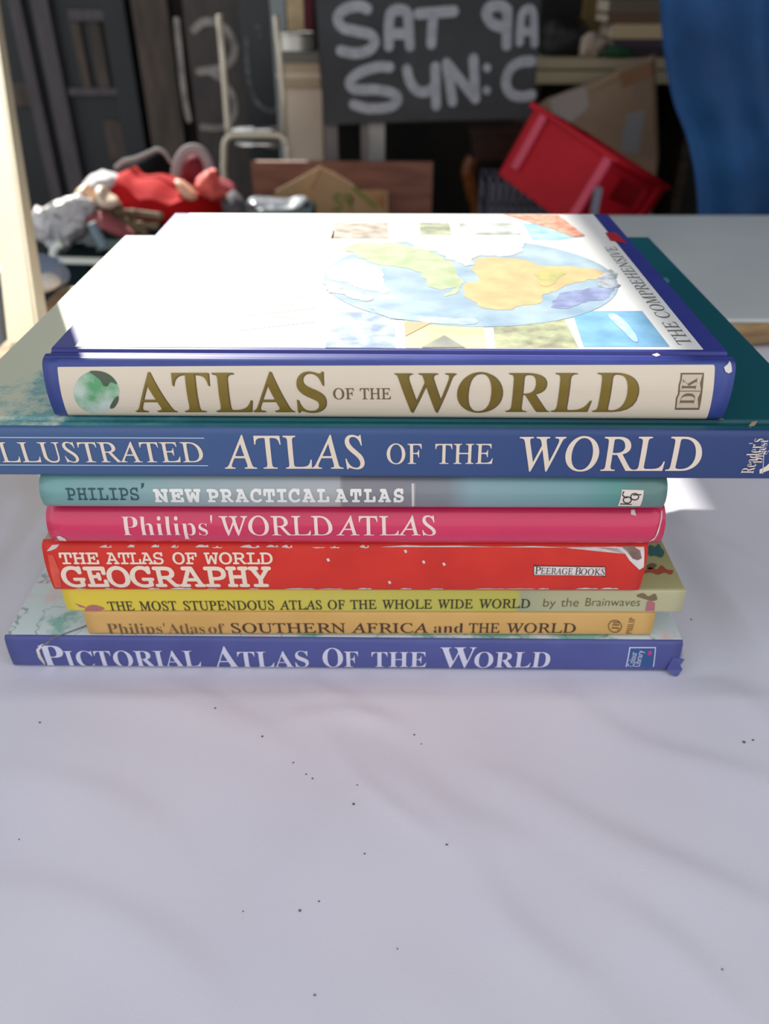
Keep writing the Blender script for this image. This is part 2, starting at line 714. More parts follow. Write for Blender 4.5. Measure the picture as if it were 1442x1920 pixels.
# specks of dirt on the cloth
random.seed(4)
bm = bmesh.new()
for px, py, r in [(75, 1355, 4), (492, 1381, 4), (777, 1378, 3.5), (550, 1430, 3), (574, 1452, 3), (586, 1460, 3), (663, 1508, 4), (838, 1584, 3.5),
                  (684, 1601, 3), (598, 1690, 3), (562, 1708, 4), (456, 1709, 2.5), (1354, 1818, 3), (590, 1866, 3), (404, 1328, 4), (670, 1472, 2.5),
                  (1296, 1162, 4), (1395, 1392, 5), (1412, 1388, 4), (36, 1574, 2.5), (790, 1395, 2.5), (745, 1779, 2.5)]:
    p = at(px, py, z=0.004)
    z = cloth_h(p.x, p.y)
    p = at(px, py, z=z)
    rr = r * 2.1e-4 * 0.75
    res = bmesh.ops.create_icosphere(bm, subdivisions=1, radius=rr)
    for v in res['verts']:
        v.co = Vector((v.co.x * random.uniform(.7, 1.5), v.co.y * random.uniform(.7, 1.3), v.co.z * 0.5)) + p + Vector((0, 0, rr * 0.3))
o = link('dirt_specks', bm, mat('grey grit', rgb(100, 98, 100), 0.9))
tag(o, 'small dark specks of dirt scattered over the white sheet', 'dirt', kind='stuff')

# white painted board behind the stack
m_wpaint = mat('dull white paint', rgb(205, 210, 208), 0.45, rgb(196, 202, 201), 7, bump=0.03)
m_raw = mat('raw sawn timber', rgb(176, 148, 108), 0.85, rgb(132, 104, 70), 14, bump=0.5, bscale=45, stretch=(1, 4, 5))
bd = thing('board', (0.52, 0.825, 0.0045), 'white painted board with rough brown sawn edge behind the stack', 'board')
box('painted_top', (-0.79, 0.003, 0.0245), (0.85, 0.448, 0.0285), m_wpaint, bd, bevel=0.0012)
bm = bmesh.new()
n = 60
vs0 = []
for i in range(n + 1):
    x = -0.79 + 1.64 * i / n
    w = 0.006 * noise.noise(Vector((x * 18, 0, 0)))
    vs0.append([(x, 0.002 + w, 0.0245), (x, -0.003 + w, 0.016), (x, 0.004 + w * 1.5, 0.0005 + max(0, w) * 0.8), (x, 0.444, 0.0005), (x, 0.444, 0.0245)])
R = [[bm.verts.new(p) for p in r] for r in vs0]
for i in range(n):
    for k in range(5):
        bm.faces.new((R[i][k], R[i][(k + 1) % 5], R[i + 1][(k + 1) % 5], R[i + 1][k]))
bm.faces.new(R[0])
bm.faces.new(R[-1])
link('timber_core', bm, m_raw, bd)

# ------------------------------------------------------------------ the stack of atlases, bottom to top
m_page = mat('page edges', rgb(226, 214, 190), 0.85, rgb(200, 186, 160), 3, stretch=(1, 1, 400), bump=0.1)


def map_mat(name, base, land, ink, sc=22):
    """printed map: sea, land by noise, dark river lines"""
    m = bpy.data.materials.new(name)
    m.use_nodes = True
    nt = m.node_tree
    b = nt.nodes['Principled BSDF']
    b.inputs['Roughness'].default_value = 0.45
    tc = nt.nodes.new('ShaderNodeTexCoord')
    n = nt.nodes.new('ShaderNodeTexNoise')
    n.inputs['Scale'].default_value = sc
    n.inputs['Detail'].default_value = 8
    n.inputs['Roughness'].default_value = 0.65
    nt.links.new(tc.outputs['Object'], n.inputs['Vector'])
    r = nt.nodes.new('ShaderNodeValToRGB')
    e = r.color_ramp.elements
    cs = [(0.0, land), (0.40, land), (0.47, base), (0.60, base), (0.72, rgb(226, 190, 188)), (0.85, rgb(230, 222, 190))]
    while len(e) < len(cs):
        e.new(0.5)
    for k, (p, c) in enumerate(cs):
        e[k].position = p
        e[k].color = c
    nt.links.new(n.outputs['Fac'], r.inputs[0])
    n3 = nt.nodes.new('ShaderNodeTexNoise')
    n3.inputs['Scale'].default_value = sc * 1.7
    n3.inputs['Detail'].default_value = 3
    nt.links.new(tc.outputs['Object'], n3.inputs['Vector'])
    r2 = nt.nodes.new('ShaderNodeValToRGB')
    e2 = r2.color_ramp.elements
    e2[0].position, e2[0].color = 0.485, (0, 0, 0, 1)
    e2[1].position, e2[1].color = 0.497, (1, 1, 1, 1)
    a = e2.new(0.509)
    a.color = (0, 0, 0, 1)
    nt.links.new(n3.outputs['Fac'], r2.inputs[0])
    mx = nt.nodes.new('ShaderNodeMix')
    mx.data_type = 'RGBA'
    mx.inputs[7].default_value = ink
    mul = nt.nodes.new('ShaderNodeMath')
    mul.operation = 'MULTIPLY'
    mul.inputs[1].default_value = 0.65
    nt.links.new(r2.outputs[0], mul.inputs[0])
    nt.links.new(mul.outputs[0], mx.inputs[0])
    nt.links.new(r.outputs[0], mx.inputs[6])
    nt.links.new(mx.outputs[2], b.inputs['Base Color'])
    MATS[name] = m
    return m


m_torn = mat('torn white paper', rgb(228, 220, 214), 0.8, rgb(205, 192, 186), 90)

# --- pictorial atlas
m_pspine = mat('violet blue jacket', rgb(80, 88, 150), 0.5, rgb(74, 80, 142), 30)
B1 = Book('map covered atlas with violet blue torn spine at the bottom of the stack', (27, 1249), (1266, 1259), (650, 1199), 0.001, 0.245, 0.0008, 0.002, m_pspine,
          map_mat('printed relief map', rgb(208, 222, 224), rgb(136, 186, 174), rgb(84, 84, 92)), m_page)
m_pl = mat('pale lilac print', rgb(214, 213, 230), 0.5)
for w in [('P', 88, 131, 1248, 1210), ('ICTORIAL', 131, 379, 1249, 1220), ('A', 405, 450, 1250, 1212), ('TLAS', 449, 580, 1250, 1221), ('O', 606, 644, 1250, 1215),
          ('F', 646, 672, 1250, 1221), ('THE', 697, 799, 1250, 1222), ('W', 824, 890, 1251, 1213), ('ORLD', 888, 1029, 1251, 1222)]:
    B1.word(w[0], 'b', w[1], w[2], w[3], w[4], m_pl, thin=-0.004)
m_navy = mat('navy print', rgb(44, 84, 140), 0.45)
B1.poly([(1173, 1250), (1180, 1213), (1230, 1213), (1226, 1250)], m_pl, 0.00012, 'emblem_border')
B1.poly([(1175, 1250), (1182, 1215), (1228, 1215), (1224, 1250)], m_navy, 0.0002, 'emblem')
B1.rword('Colour', 's', 1176, 1188, 1249, 1222, m_pl, eps=0.0003)
B1.rword('Library', 's', 1188, 1199, 1249, 1219, m_pl, eps=0.0003)
B1.poly([(1214, 1225), (1216, 1221), (1219, 1219), (1222, 1221), (1222, 1225), (1219, 1228), (1216, 1228)], mat('magenta print', rgb(190, 50, 130), 0.5), 0.0003, 'emblem_dot')
B1.poly([(92, 1204), (76, 1208), (68, 1218), (72, 1232), (82, 1244), (90, 1251), (84, 1240), (77, 1228), (74, 1219), (80, 1211)], m_torn, 0.0003, 'tear')
# loose torn jacket at the right end
bm = bmesh.new()
tw = B1.W
pr = [(tw - 0.004, -0.001, 0.012), (tw + 0.003, -0.001, 0.0105), (tw + 0.001, -0.002, 0.007), (tw + 0.003, -0.002, 0.0035), (tw + 0.000, -0.004, -0.0002), (tw - 0.003, -0.004, 0.0012),
      (tw - 0.006, -0.0015, 0.0025)]
prism(bm, [Vector(p) for p in pr], (0, 0.0006, 0))
link('torn_jacket', bm, m_pspine, B1.root)
bm = bmesh.new()
pr = [(tw - 0.001, 0.03, 0.0128), (tw + 0.004, 0.028, 0.0118), (tw + 0.007, 0.018, 0.0095), (tw + 0.006, 0.008, 0.006), (tw + 0.002, 0.003, 0.004), (tw - 0.001, 0.0, 0.008), (tw - 0.001, 0.004, 0.0126)]
prism(bm, [Vector(p) for p in pr], (-0.0007, 0, 0.0003))
link('torn_jacket', bm, mat('faded jacket inside', rgb(205, 200, 196), 0.8, rgb(120, 120, 160), 60), B1.root)
bm = bmesh.new()
tube(bm, [B1.Mi @ at(x, y, z=B1.z0 + B1.T + 0.0004) for x, y in [(78, 1212), (100, 1196), (130, 1185), (165, 1172), (200, 1168)]], 0.0004, 6)
link('jacket_tear_line', bm, mat('grimy tear', rgb(120, 116, 114), 0.8), B1.root)

# --- southern africa atlas
zz = B1.z0 + B1.T + 0.0004
m_tan = mat('tan cloth cover', rgb(216, 172, 100), 0.45, rgb(208, 163, 90), 25)
B2 = Book('thin tan atlas, second from the bottom between the blue and the yellow spines', (168, 1190), (1219, 1192), (650, 1147), zz, 0.21, 0.0005, 0.002, m_tan, m_tan, m_page)
m_brown = mat('dark brown print', rgb(74, 50, 30), 0.55)
m_brown2 = mat('mid brown print', rgb(118, 86, 50), 0.55)
B2.word("Philips'", 'b', 204, 312, 1187, 1169, m_brown2, thin=-0.012)
B2.word('Atlas', 'b', 317, 385, 1187, 1169, m_brown2, thin=-0.012)
B2.word('of', 'b', 392, 423, 1187, 1169, m_brown2, thin=-0.012)
for w in [('SOUTHERN', 435, 648), ('AFRICA', 659, 803), ('THE', 878, 936), ('WORLD', 948, 1078)]:
    B2.word(w[0], 'r', w[1], w[2], 1186, 1168.5, m_brown, thin=0.006)
B2.word('and', 'b', 813, 868, 1186, 1168, m_brown, thin=-0.014)


def ring_on(B, cx, cy, rx, ry, w, m, name='emblem_ring'):
    N = 28
    q = []
    for k in range(N):
        a = 2 * math.pi * k / N
        q.append((B.uv(cx + rx * math.cos(a), cy + ry * math.sin(a)), B.uv(cx + (rx - w) * math.cos(a), cy + (ry - w) * math.sin(a))))
    V = [p[0] for p in q] + [p[1] for p in q]
    F = [(k, (k + 1) % N, N + (k + 1) % N, N + k) for k in range(N)]
    return B.wrap(name, V, F, m, 0.0003)


ring_on(B2, 1153, 1174, 13, 12, 1.6, m_brown2)
B2.rword('JB', 'b', 1146, 1159, 1181, 1165, m_brown2, thin=-0.014)
B2.rword('PHILIP', 'b', 1173, 1184, 1188, 1158, m_brown2, thin=-0.014)

# --- yellow picture atlas
zz = B2.z0 + B2.T + 0.0004
tmp = 0.30
m_yspine = rampmat('yellow to khaki print', [(0.0, rgb(226, 200, 60)), (0.28, rgb(218, 196, 70)), (0.55, rgb(198, 188, 84)), (0.838, rgb(186, 180, 80)), (0.842, rgb(160, 166, 128)),
                                           (0.9, rgb(178, 176, 136)), (1.0, rgb(186, 180, 140))], 0, 0.302, 0.4, 0.0)
m_khaki = mat('khaki cover', rgb(184, 178, 128), 0.5, rgb(170, 166, 116), 14)
B3 = Book('large yellow and khaki atlas jutting out on the right under the red atlas', (127, 1146), (1276, 1149), (650, 1106), zz, 0.262, 0.0002, 0.0012, m_yspine, m_khaki, m_page)
m_ink = mat('black print', rgb(58, 50, 26), 0.55)
xs = [('THE', 205, 253), ('MOST', 264, 333), ('STUPENDOUS', 346, 515), ('ATLAS', 525, 604), ('OF', 615, 647), ('THE', 657, 706), ('WHOLE', 716, 810), ('WIDE', 820, 886), ('WORLD', 897, 993)]
for w, a, b in xs:
    t0 = (a - 205) / 790
    t1 = (b - 205) / 790
    B3.word(w, 'r', a, b, 1144.5 - 5 * t0, 1128 - 5 * (t0 + t1) / 2, m_ink, thin=0.010, base1=1144.5 - 5 * t1)
m_pencil = mat('pencil print', rgb(96, 92, 60), 0.6)
B3.word('by', 's', 1018, 1041, 1137, 1122, m_pencil, thin=-0.012)
B3.word('the', 's', 1051, 1084, 1137, 1121, m_pencil, thin=-0.012)
B3.word('Brainwaves', 's', 1097, 1199, 1136, 1121, m_pencil, thin=-0.014)
m_pinkp = mat('dull pink print', rgb(176, 106, 112), 0.55)
B3.poly([(160, 1140), (172, 1134), (186, 1136), (196, 1141), (184, 1146), (166, 1146)], m_pinkp, 0.0002, 'cartoon', smooth=4)
B3.poly([(140, 1131), (158, 1137), (162, 1140), (150, 1138)], m_pinkp, 0.0002, 'cartoon')
B3.poly([(1193, 1117), (1206, 1112), (1216, 1118), (1228, 1113), (1232, 1124), (1220, 1126), (1206, 1122)], mat('umber print', rgb(120, 100, 70), 0.55), 0.0002, 'cartoon', smooth=4)
B3.poly([(1210, 1145), (1213, 1128), (1220, 1126), (1228, 1130), (1227, 1145)], m_pinkp, 0.0002, 'cartoon')
m_tealp = mat('teal print', rgb(66, 112, 112), 0.55)
B3.cover_poly([(1213, 1030), (1220, 1022), (1228, 1026), (1235, 1020), (1240, 1028), (1246, 1036), (1240, 1046), (1228, 1042), (1218, 1043)], m_tealp, name='cartoon', smooth=3)
B3.cover_poly([(1204, 1076), (1218, 1064), (1232, 1068), (1240, 1060), (1250, 1068), (1262, 1070), (1258, 1078), (1246, 1074), (1234, 1078), (1220, 1074)], mat('rust print', rgb(170, 84, 62), 0.55), name='cartoon', smooth=3)
B3.cover_poly([(1212, 1062), (1222, 1056), (1232, 1060), (1226, 1066), (1216, 1068)], mat('umber print', None), name='cartoon', smooth=3)

# --- red geography atlas
zz = B3.z0 + B3.T + 0.0004
m_red = mat('tomato red jacket', rgb(216, 52, 38), 0.5, rgb(206, 46, 34), 40, spec=0.35)
B4 = Book('scuffed tomato red atlas with cream slab lettering in the middle of the stack', (104, 1109), (1196, 1111), (650, 1019), zz, 0.205, 0.0022, 0.0035, m_red,
          mat('worn grey jacket', rgb(188, 172, 160), 0.7, rgb(160, 140, 128), 40), m_page)
m_cream = mat('cream print', rgb(240, 218, 196), 0.5)
B4.word('THE', 'm', 114, 187, 1057, 1036, m_cream, gap=0.02, thin=0.012)
B4.word('ATLAS', 'm', 200, 308, 1057, 1036, m_cream, gap=-0.02, thin=0.012)
B4.word('OF', 'm', 325, 371, 1057, 1036, m_cream, gap=0.03, thin=0.012)
B4.word('WORLD', 'm', 384, 512, 1057, 1036, m_cream, gap=0.02, thin=0.012)
B4.word('GEOGRAPHY', 'm', 122, 512, 1099, 1063, m_cream, gap=0.0, thin=0.018)
m_label = mat('white label', rgb(228, 214, 206), 0.6)
B4.poly([(1000, 1079), (1000, 1060), (1004, 1058), (1008, 1060), (1136, 1062), (1136, 1080), (1132, 1082), (1128, 1080)], mat('label rim', rgb(70, 48, 44), 0.6), 0.00015, 'label_rim')
B4.poly([(1001.5, 1077.5), (1001.5, 1061.5), (1134.5, 1063.5), (1134.5, 1079)], m_label, 0.00025, 'label_plate')
m_dk = mat('grey brown print', rgb(72, 58, 56), 0.6)
B4.word('P', 'r', 1002, 1013, 1075.5, 1062, m_dk, thin=0.004, eps=0.00035)
B4.word('EERAGE', 'r', 1013, 1073, 1075.8, 1064.5, m_dk, thin=0.004, eps=0.00035, base1=1077)
B4.word('B', 'r', 1077, 1088, 1077, 1063.5, m_dk, thin=0.004, eps=0.00035)
B4.word('OOKS', 'r', 1088, 1133, 1077.2, 1065.5, m_dk, thin=0.004, eps=0.00035, base1=1077.8)
random.seed(9)


def chips(B, x0, x1, yedge, maxh, n, m, name, up=True):
    for k in range(n):
        a = x0 + (x1 - x0) * (k + random.uniform(0, .5)) / n
        w = (x1 - x0) / n * random.uniform(.3, .95)
        h = maxh * random.uniform(.35, 1)
        s_ = 1 if up else -1
        pts = [(a, yedge), (a + w * .2, yedge + s_ * h * .7), (a + w * .45, yedge + s_ * h), (a + w * .7, yedge + s_ * h * .5), (a + w * .85, yedge + s_ * h * .8), (a + w, yedge)]
        B.poly(pts, m, 0.0002, name)


chips(B4, 180, 700, 1018, 3.5, 12, m_torn, 'scuff')
chips(B4, 110, 1190, 1104, 3.0, 16, m_torn, 'scuff', False)
B4.poly([(712, 1018), (760, 1022), (800, 1024), (860, 1023), (930, 1026), (1000, 1024), (1060, 1027), (1120, 1026), (1155, 1025), (1172, 1038), (1180, 1050), (1190, 1060), (1199, 1068), (1207, 1063), (1208, 1040), (1204, 1018)],
        m_torn, 0.00025, 'torn_corner')
B4.poly([(1165, 1025), (1176, 1034), (1186, 1047), (1196, 1050), (1203, 1046), (1200, 1032), (1185, 1022)], mat('torn brown board', rgb(160, 136, 124), 0.8, rgb(120, 92, 84), 120), 0.0004, 'torn_corner')
B4.poly([(88, 1033), (98, 1022), (112, 1020), (106, 1028), (96, 1032)], m_torn, 0.00025, 'scuff')
B4.poly([(90, 1040), (100, 1040), (112, 1070), (116, 1100), (104, 1102)], mat('rubbed red', rgb(224, 96, 74), 0.6, rgb(214, 62, 44), 90), 0.00015, 'scuff')
for px, py in [(760, 1034), (794, 1054), (832, 1058), (730, 1092), (615, 1050)]:
    B4.poly([(px - 3, py - 2), (px + 1, py - 4), (px + 4, py + 1), (px, py + 3)], m_torn, 0.0002, 'scuff')

# --- pink world atlas
zz = B4.z0 + B4.T + 0.0004
m_pink = mat('glossy raspberry jacket', rgb(214, 44, 92), 0.28, rgb(206, 38, 84), 12, coat=0.4, croughness=0.15)
B5 = Book('glossy raspberry pink atlas with rounded spine above the red one', (106, 1019), (1232, 1022), (650, 950), zz, 0.225, 0.0050, 0.0045, m_pink, m_pink, m_page)
m_pw = mat('pinkish white print', rgb(246, 214, 208), 0.45)
B5.word("Philips'", 'b', 232, 401, 1003, 968, m_pw, thin=-0.013)
B5.word('WORLD', 'r', 413, 624, 1003, 968, m_pw, thin=0.006)
B5.word('ATLAS', 'r', 631, 817, 1003, 968, m_pw, thin=0.006)
B5.poly([(1178, 954), (1186, 953), (1190, 956), (1184, 958)], m_torn, 0.0002, 'scuff')
B5.poly([(1238, 955), (1240, 955), (1238, 985), (1234, 1000), (1226, 1012), (1216, 1015), (1228, 1007), (1233, 994)], m_torn, 0.0002, 'scuff')
B5.poly([(106, 1006), (112, 1004), (122, 1009), (126, 1014), (112, 1013)], m_torn, 0.0002, 'scuff', label='creased white paper at the worn corner')

# --- grey teal practical atlas
zz = B5.z0 + B5.T + 0.0004
m_npspine = rampmat('teal and grey print', [(0.0, rgb(108, 156, 154)), (0.14, rgb(122, 162, 162)), (0.26, rgb(146, 164, 166)), (0.50, rgb(168, 168, 170)), (0.505, rgb(128, 126, 132)), (0.60, rgb(126, 124, 130)),
                                          (0.68, rgb(122, 128, 134)), (0.72, rgb(128, 156, 162)), (0.90, rgb(108, 150, 152)), (0.96, rgb(82, 142, 134)), (1.0, rgb(92, 128, 122))], 0, 0.296, 0.3, 0.0, coat=0.3)
B6 = Book('teal and grey atlas with curved spine under the wide blue atlas', (90, 953), (1238, 956), (650, 894), zz, 0.225, 0.0042, 0.0040, m_npspine, mat('teal jacket', rgb(104, 150, 150), 0.35), m_page)
m_dteal = mat('dark teal print', rgb(44, 76, 84), 0.5)
m_wh = mat('off white print', rgb(232, 230, 224), 0.45)
B6.word("PHILIPS", 'm', 127, 262, 937, 915, m_dteal, gap=0.10, thin=0.004)
B6.poly([(265, 906), (270, 906), (270, 912), (265, 917)], m_dteal, 0.0002, 'lettering')
B6.word('NEW', 'm', 290, 379, 940, 918, m_wh, gap=0.05, thin=0.035)
B6.word('PRACTICAL', 'm', 390, 618, 940, 918, m_wh, gap=0.08, thin=0.035)
B6.word('ATLAS', 'm', 628, 757, 940, 918, m_wh, gap=0.12, thin=0.035)
B6.poly([(771, 949), (770, 895), (778, 895), (778, 949)], mat('pale stripe', rgb(168, 160, 160), 0.4), 0.00015, 'printed_stripe')
B6.poly([(773.5, 949), (772.5, 895), (774.5, 895), (775.5, 949)], m_wh, 0.0002, 'printed_stripe')
B6.poly([(1158, 948), (1166, 918), (1207, 919), (1200, 948.5)], m_label, 0.0002, 'emblem_plate')
ring_on(B6, 1176, 937, 8.5, 7.0, 2.2, mat('black print', None))
ring_on(B6, 1190, 931, 8.5, 7.0, 2.2, mat('black print', None))
B6.poly([(1162, 945), (1164, 943), (1185, 944.5), (1184, 946)], mat('black print', None), 0.0003, 'emblem_ring')
B6.poly([(1187, 927), (1202, 926), (1203, 928), (1187, 929)], mat('black print', None), 0.0003, 'emblem_ring')
B6.poly([(1171, 921), (1168, 927), (1172, 931), (1177, 932), (1176, 934), (1170, 933), (1166, 928), (1168, 921)], mat('black print', None), 0.0003, 'emblem_ring')

# --- wide blue illustrated atlas
zz = B6.z0 + B6.T + 0.0004
m_ibl = rampmat('cobalt blue spine', [(0, rgb(70, 98, 140)), (0.4, rgb(58, 86, 134)), (0.75, rgb(46, 70, 122)), (1, rgb(42, 62, 114))], 0, 0.41, 0.42, 0.0)  # blue grows darker towards the right end
m_icover = bpy.data.materials.new('teal relief map')
m_icover.use_nodes = True
nt = m_icover.node_tree
b = nt.nodes['Principled BSDF']
b.inputs['Roughness'].default_value = 0.5
tc = nt.nodes.new('ShaderNodeTexCoord')
sx = nt.nodes.new('ShaderNodeSeparateXYZ')
nt.links.new(tc.outputs['Object'], sx.inputs[0])
n1 = nt.nodes.new('ShaderNodeTexNoise')
n1.inputs['Scale'].default_value = 26
n1.inputs['Detail'].default_value = 10
n1.inputs['Roughness'].default_value = 0.75
nt.links.new(tc.outputs['Object'], n1.inputs['Vector'])
m1 = nt.nodes.new('ShaderNodeMath')
m1.operation = 'MULTIPLY_ADD'
m1.inputs[1].default_value = 0.22
nt.links.new(n1.outputs['Fac'], m1.inputs[0])
nt.links.new(sx.outputs['X'], m1.inputs[2])
m2 = nt.nodes.new('ShaderNodeMath')
m2.operation = 'MULTIPLY_ADD'
m2.inputs[1].default_value = -0.55
nt.links.new(sx.outputs['Y'], m2.inputs[0])
nt.links.new(m1.outputs[0], m2.inputs[2])
r = nt.nodes.new('ShaderNodeValToRGB')
e = r.color_ramp.elements
cs = [(0.0, rgb(206, 210, 184)), (0.112, rgb(200, 206, 182)), (0.130, rgb(150, 182, 176)), (0.137, rgb(96, 156, 160)), (0.165, rgb(196, 210, 196)), (0.182, rgb(70, 140, 146)), (0.23, rgb(22, 104, 114)), (0.42, rgb(14, 82, 92)), (1.0, rgb(10, 70, 82))]
while len(e) < len(cs):
    e.new(0.5)
for k, (p, c) in enumerate(cs):
    e[k].position = p
    e[k].color = c
nt.links.new(m2.outputs[0], r.inputs[0])
nt.links.new(r.outputs[0], b.inputs['Base Color'])
B7 = Book('widest atlas in the stack, blue spine and dark teal map cover, second from the top', (-98, 892), (1532, 901), (650, 805), zz, 0.332, 0.0008, 0.0022, m_ibl, m_icover, m_page, groove=0.0016)
m_il = mat('warm cream print', rgb(236, 218, 198), 0.45)
m_lb = mat('pale blue print', rgb(196, 214, 232), 0.45)
B7.word('ILLUSTRATED', 'r', -17, 383, 866, 829, m_il, thin=0.004)
B7.poly([(-40, 820.5), (-40, 819), (383, 820.5), (383, 822)], m_lb, 0.0002, 'printed_rule')
B7.poly([(-40, 872), (-40, 870.5), (390, 872), (390, 873.5)], m_lb, 0.0002, 'printed_rule')
B7.word('ATLAS', 'r', 422, 684, 878, 817, m_il, thin=0.004)
B7.word('OF', 'r', 725, 790, 869, 832, m_il, thin=0.004)
B7.word('THE', 'r', 815, 923, 869, 832, m_il, thin=0.004)
B7.word('WORLD', 'r', 968, 1308, 882, 819, m_il, thin=0.004)
B7.rword("Reader's", 'b', 1388, 1412, 887, 822, m_il, thin=-0.010)
B7.rword('Digest', 'b', 1412, 1428, 868, 824, m_il, thin=-0.010)
B7.poly([(1424, 888), (1424, 880), (1436, 874), (1450, 860), (1464, 850), (1476, 852), (1466, 866), (1452, 878), (1440, 882)], m_il, 0.0002, 'emblem')
B7.poly([(1440, 846), (1446, 838), (1456, 842), (1462, 848), (1452, 852)], m_il, 0.0002, 'emblem')
B7.poly([(1429, 888), (1432, 826), (1433, 826), (1430.5, 888)], m_lb, 0.0002, 'printed_rule')
B7.cover_poly([(1403, 800), (1410, 792), (1420, 790), (1416, 798), (1407, 803)], mat('rubbed card', rgb(170, 150, 120), 0.8), 0.0003, 'scuff')
B7.cover_poly([(1236, 524), (1250, 520), (1256, 528), (1248, 536), (1240, 530)], mat('pale teal print', rgb(70, 130, 136), 0.5), 0.0003, 'scuff')

# --- white and blue atlas on top
zz = B7.z0 + B7.T + 0.0004
m_dkb = mat('ultramarine jacket', rgb(60, 76, 146), 0.38, rgb(52, 66, 136), 30)
B8 = Book('white and ultramarine atlas with globe picture and gold lettering on top of the stack', (106, 782), (1352, 789), (650, 676), zz, 0.270, 0.0032, 0.0030, m_dkb, mat('ultramarine board', rgb(54, 62, 140), 0.5, rgb(48, 54, 132), 30), m_page, groove=0.0016)
m_dkc = mat('cream spine panel', rgb(226, 212, 190), 0.30, rgb(222, 207, 184), 10, coat=0.25)
B8.poly([(108, 690), (109, 688), (500, 686), (900, 685), (1338, 684), (1340, 687), (1326, 782), (1323, 785), (900, 784), (500, 782), (131, 780), (128, 777)], m_dkc, 0.00012, 'spine_panel')
m_gold = mat('gold print', rgb(142, 120, 44), 0.35, rgb(118, 98, 30), 8, metal=0.15)
m_goldsh = mat('umber print edge', rgb(110, 88, 50), 0.5)
for w, a, b_, y0, y1, th in [('ATLAS', 255, 612, 771, 698, 0.0), ('WORLD', 738, 1187, 771, 698, -0.004)]:
    B8.word(w, 'b', a, b_, y0, y1, m_gold, thin=th - 0.006, eps=0.0004)
    B8.word(w, 'b', a + 2, b_ + 2.5, y0 + 1.5, y1 + 1.5, m_goldsh, thin=th - 0.002, eps=0.00025, name='lettering_edge')
B8.word('OF', 'r', 625, 664, 748, 728, m_goldsh, thin=0.01)
B8.word('THE', 'r', 675, 733, 748, 728, m_goldsh, thin=0.01)
m_gl = mat('green planet print', rgb(96, 164, 112), 0.35, rgb(196, 210, 198), 60, detail=8, lo=0.42, hi=0.6)
N = 36
B8.poly([(181 + 43 * math.cos(2 * math.pi * k / N), 735 + 40 * math.sin(2 * math.pi * k / N)) for k in range(N)], m_gl, 0.0002, 'planet_picture')
m_gd = mat('dark planet print', rgb(80, 92, 74), 0.4)
B8.poly([(168, 697), (180, 695), (196, 698), (210, 706), (220, 720), (208, 716), (202, 724), (194, 722), (186, 710)], m_gd, 0.0003, 'planet_picture', smooth=3)
B8.poly([(206, 764), (214, 748), (222, 742), (222, 752), (214, 764)], m_gd, 0.0003, 'planet_picture', smooth=3)
# publisher's open-book emblem
m_dke = mat('sepia print', rgb(112, 94, 74), 0.5)
m_dke2 = mat('pale sepia print', rgb(206, 190, 164), 0.4)
B8.poly([(1265, 768), (1267, 746), (1271, 738), (1272, 722), (1275, 712), (1276, 699), (1320, 699), (1318, 722), (1317, 734), (1315, 748), (1311, 768)], m_dke, 0.0002, 'emblem')
B8.poly([(1268, 764), (1270, 746), (1274, 738), (1275, 722), (1278, 712), (1279, 702), (1317, 702), (1312, 718), (1314, 733), (1308, 746), (1309, 764)], m_dke2, 0.0003, 'emblem')
B8.poly([(1272, 733.5), (1272, 732), (1315, 732), (1315, 733.5)], m_dke, 0.0004, 'emblem')
B8.rword('D', 'b', 1273, 1300, 757, 737, m_dke, thin=-0.012, eps=0.00045)
B8.rword('K', 'b', 1277, 1304, 730, 708, m_dke, thin=-0.012, eps=0.00045)
B8.poly([(1357, 689), (1361, 678), (1366, 673), (1370, 681), (1372, 697), (1366, 700), (1360, 697)], m_torn, 0.0003, 'scuff')
B8.poly([(1340, 786), (1352, 784), (1358, 784), (1352, 788)], m_torn, 0.0003, 'scuff')

W8, D8, y08 = B8.W, B8.D, B8.y0
m_white = mat('laminated white card', rgb(230, 230, 228), 0.5)
B8.cover_poly([(0.0105, y08 + 0.0112), (W8 - 0.0105, y08 + 0.0112), (W8 - 0.0105, D8 - 0.0005), (0.0105, D8 - 0.0005)], m_white, 0.00015, 'cover_panel', local=True)


def pic(name, a, b_, sc, lo=.4, hi=.62):
    a, b_ = [tuple(c * 0.85 + 0.15 * 0.80 for c in q[:3]) + (1,) for q in (a, b_)]  # colours mixed towards white to carry the sun's veil over the prints
    return mat(name, a, 0.5, b_, sc * 1.7, detail=10, lo=lo - 0.04, hi=hi + 0.05)


tiles = [
    ([(628, 418), (727, 418), (728, 448), (621, 448)], pic('brown photo print', rgb(120, 100, 84), rgb(196, 180, 160), 60)),
    ([(742, 418), (772, 418), (774, 440), (741, 440)], pic('pale blue photo print', rgb(130, 180, 200), rgb(200, 220, 226), 60)),
    ([(786, 418), (842, 418), (848, 441), (788, 441)], pic('moss photo print', rgb(96, 110, 80), rgb(180, 184, 140), 70)),
    ([(860, 418), (966, 418), (978, 441), (866, 441)], pic('grey photo print', rgb(110, 120, 110), rgb(214, 222, 220), 50)),
    ([(980, 419), (1054, 421), (1094, 444), (1040, 452), (998, 450)], pic('turquoise photo print', rgb(96, 168, 186), rgb(170, 206, 208), 45)),
    ([(622, 586), (738, 586), (742, 653), (610, 653)], pic('blue photo print', rgb(90, 120, 164), rgb(190, 206, 224), 55)),
    ([(758, 600), (906, 610), (912, 653), (760, 653)], pic('lime photo print', rgb(168, 190, 120), rgb(214, 214, 170), 30)),
    ([(924, 602), (1058, 598), (1085, 653), (928, 653)], pic('olive photo print', rgb(100, 100, 66), rgb(172, 180, 130), 55)),
    ([(1072, 584), (1204, 584), (1256, 651), (1094, 651)], pic('sea photo print', rgb(36, 128, 180), rgb(96, 170, 206), 35)),
]
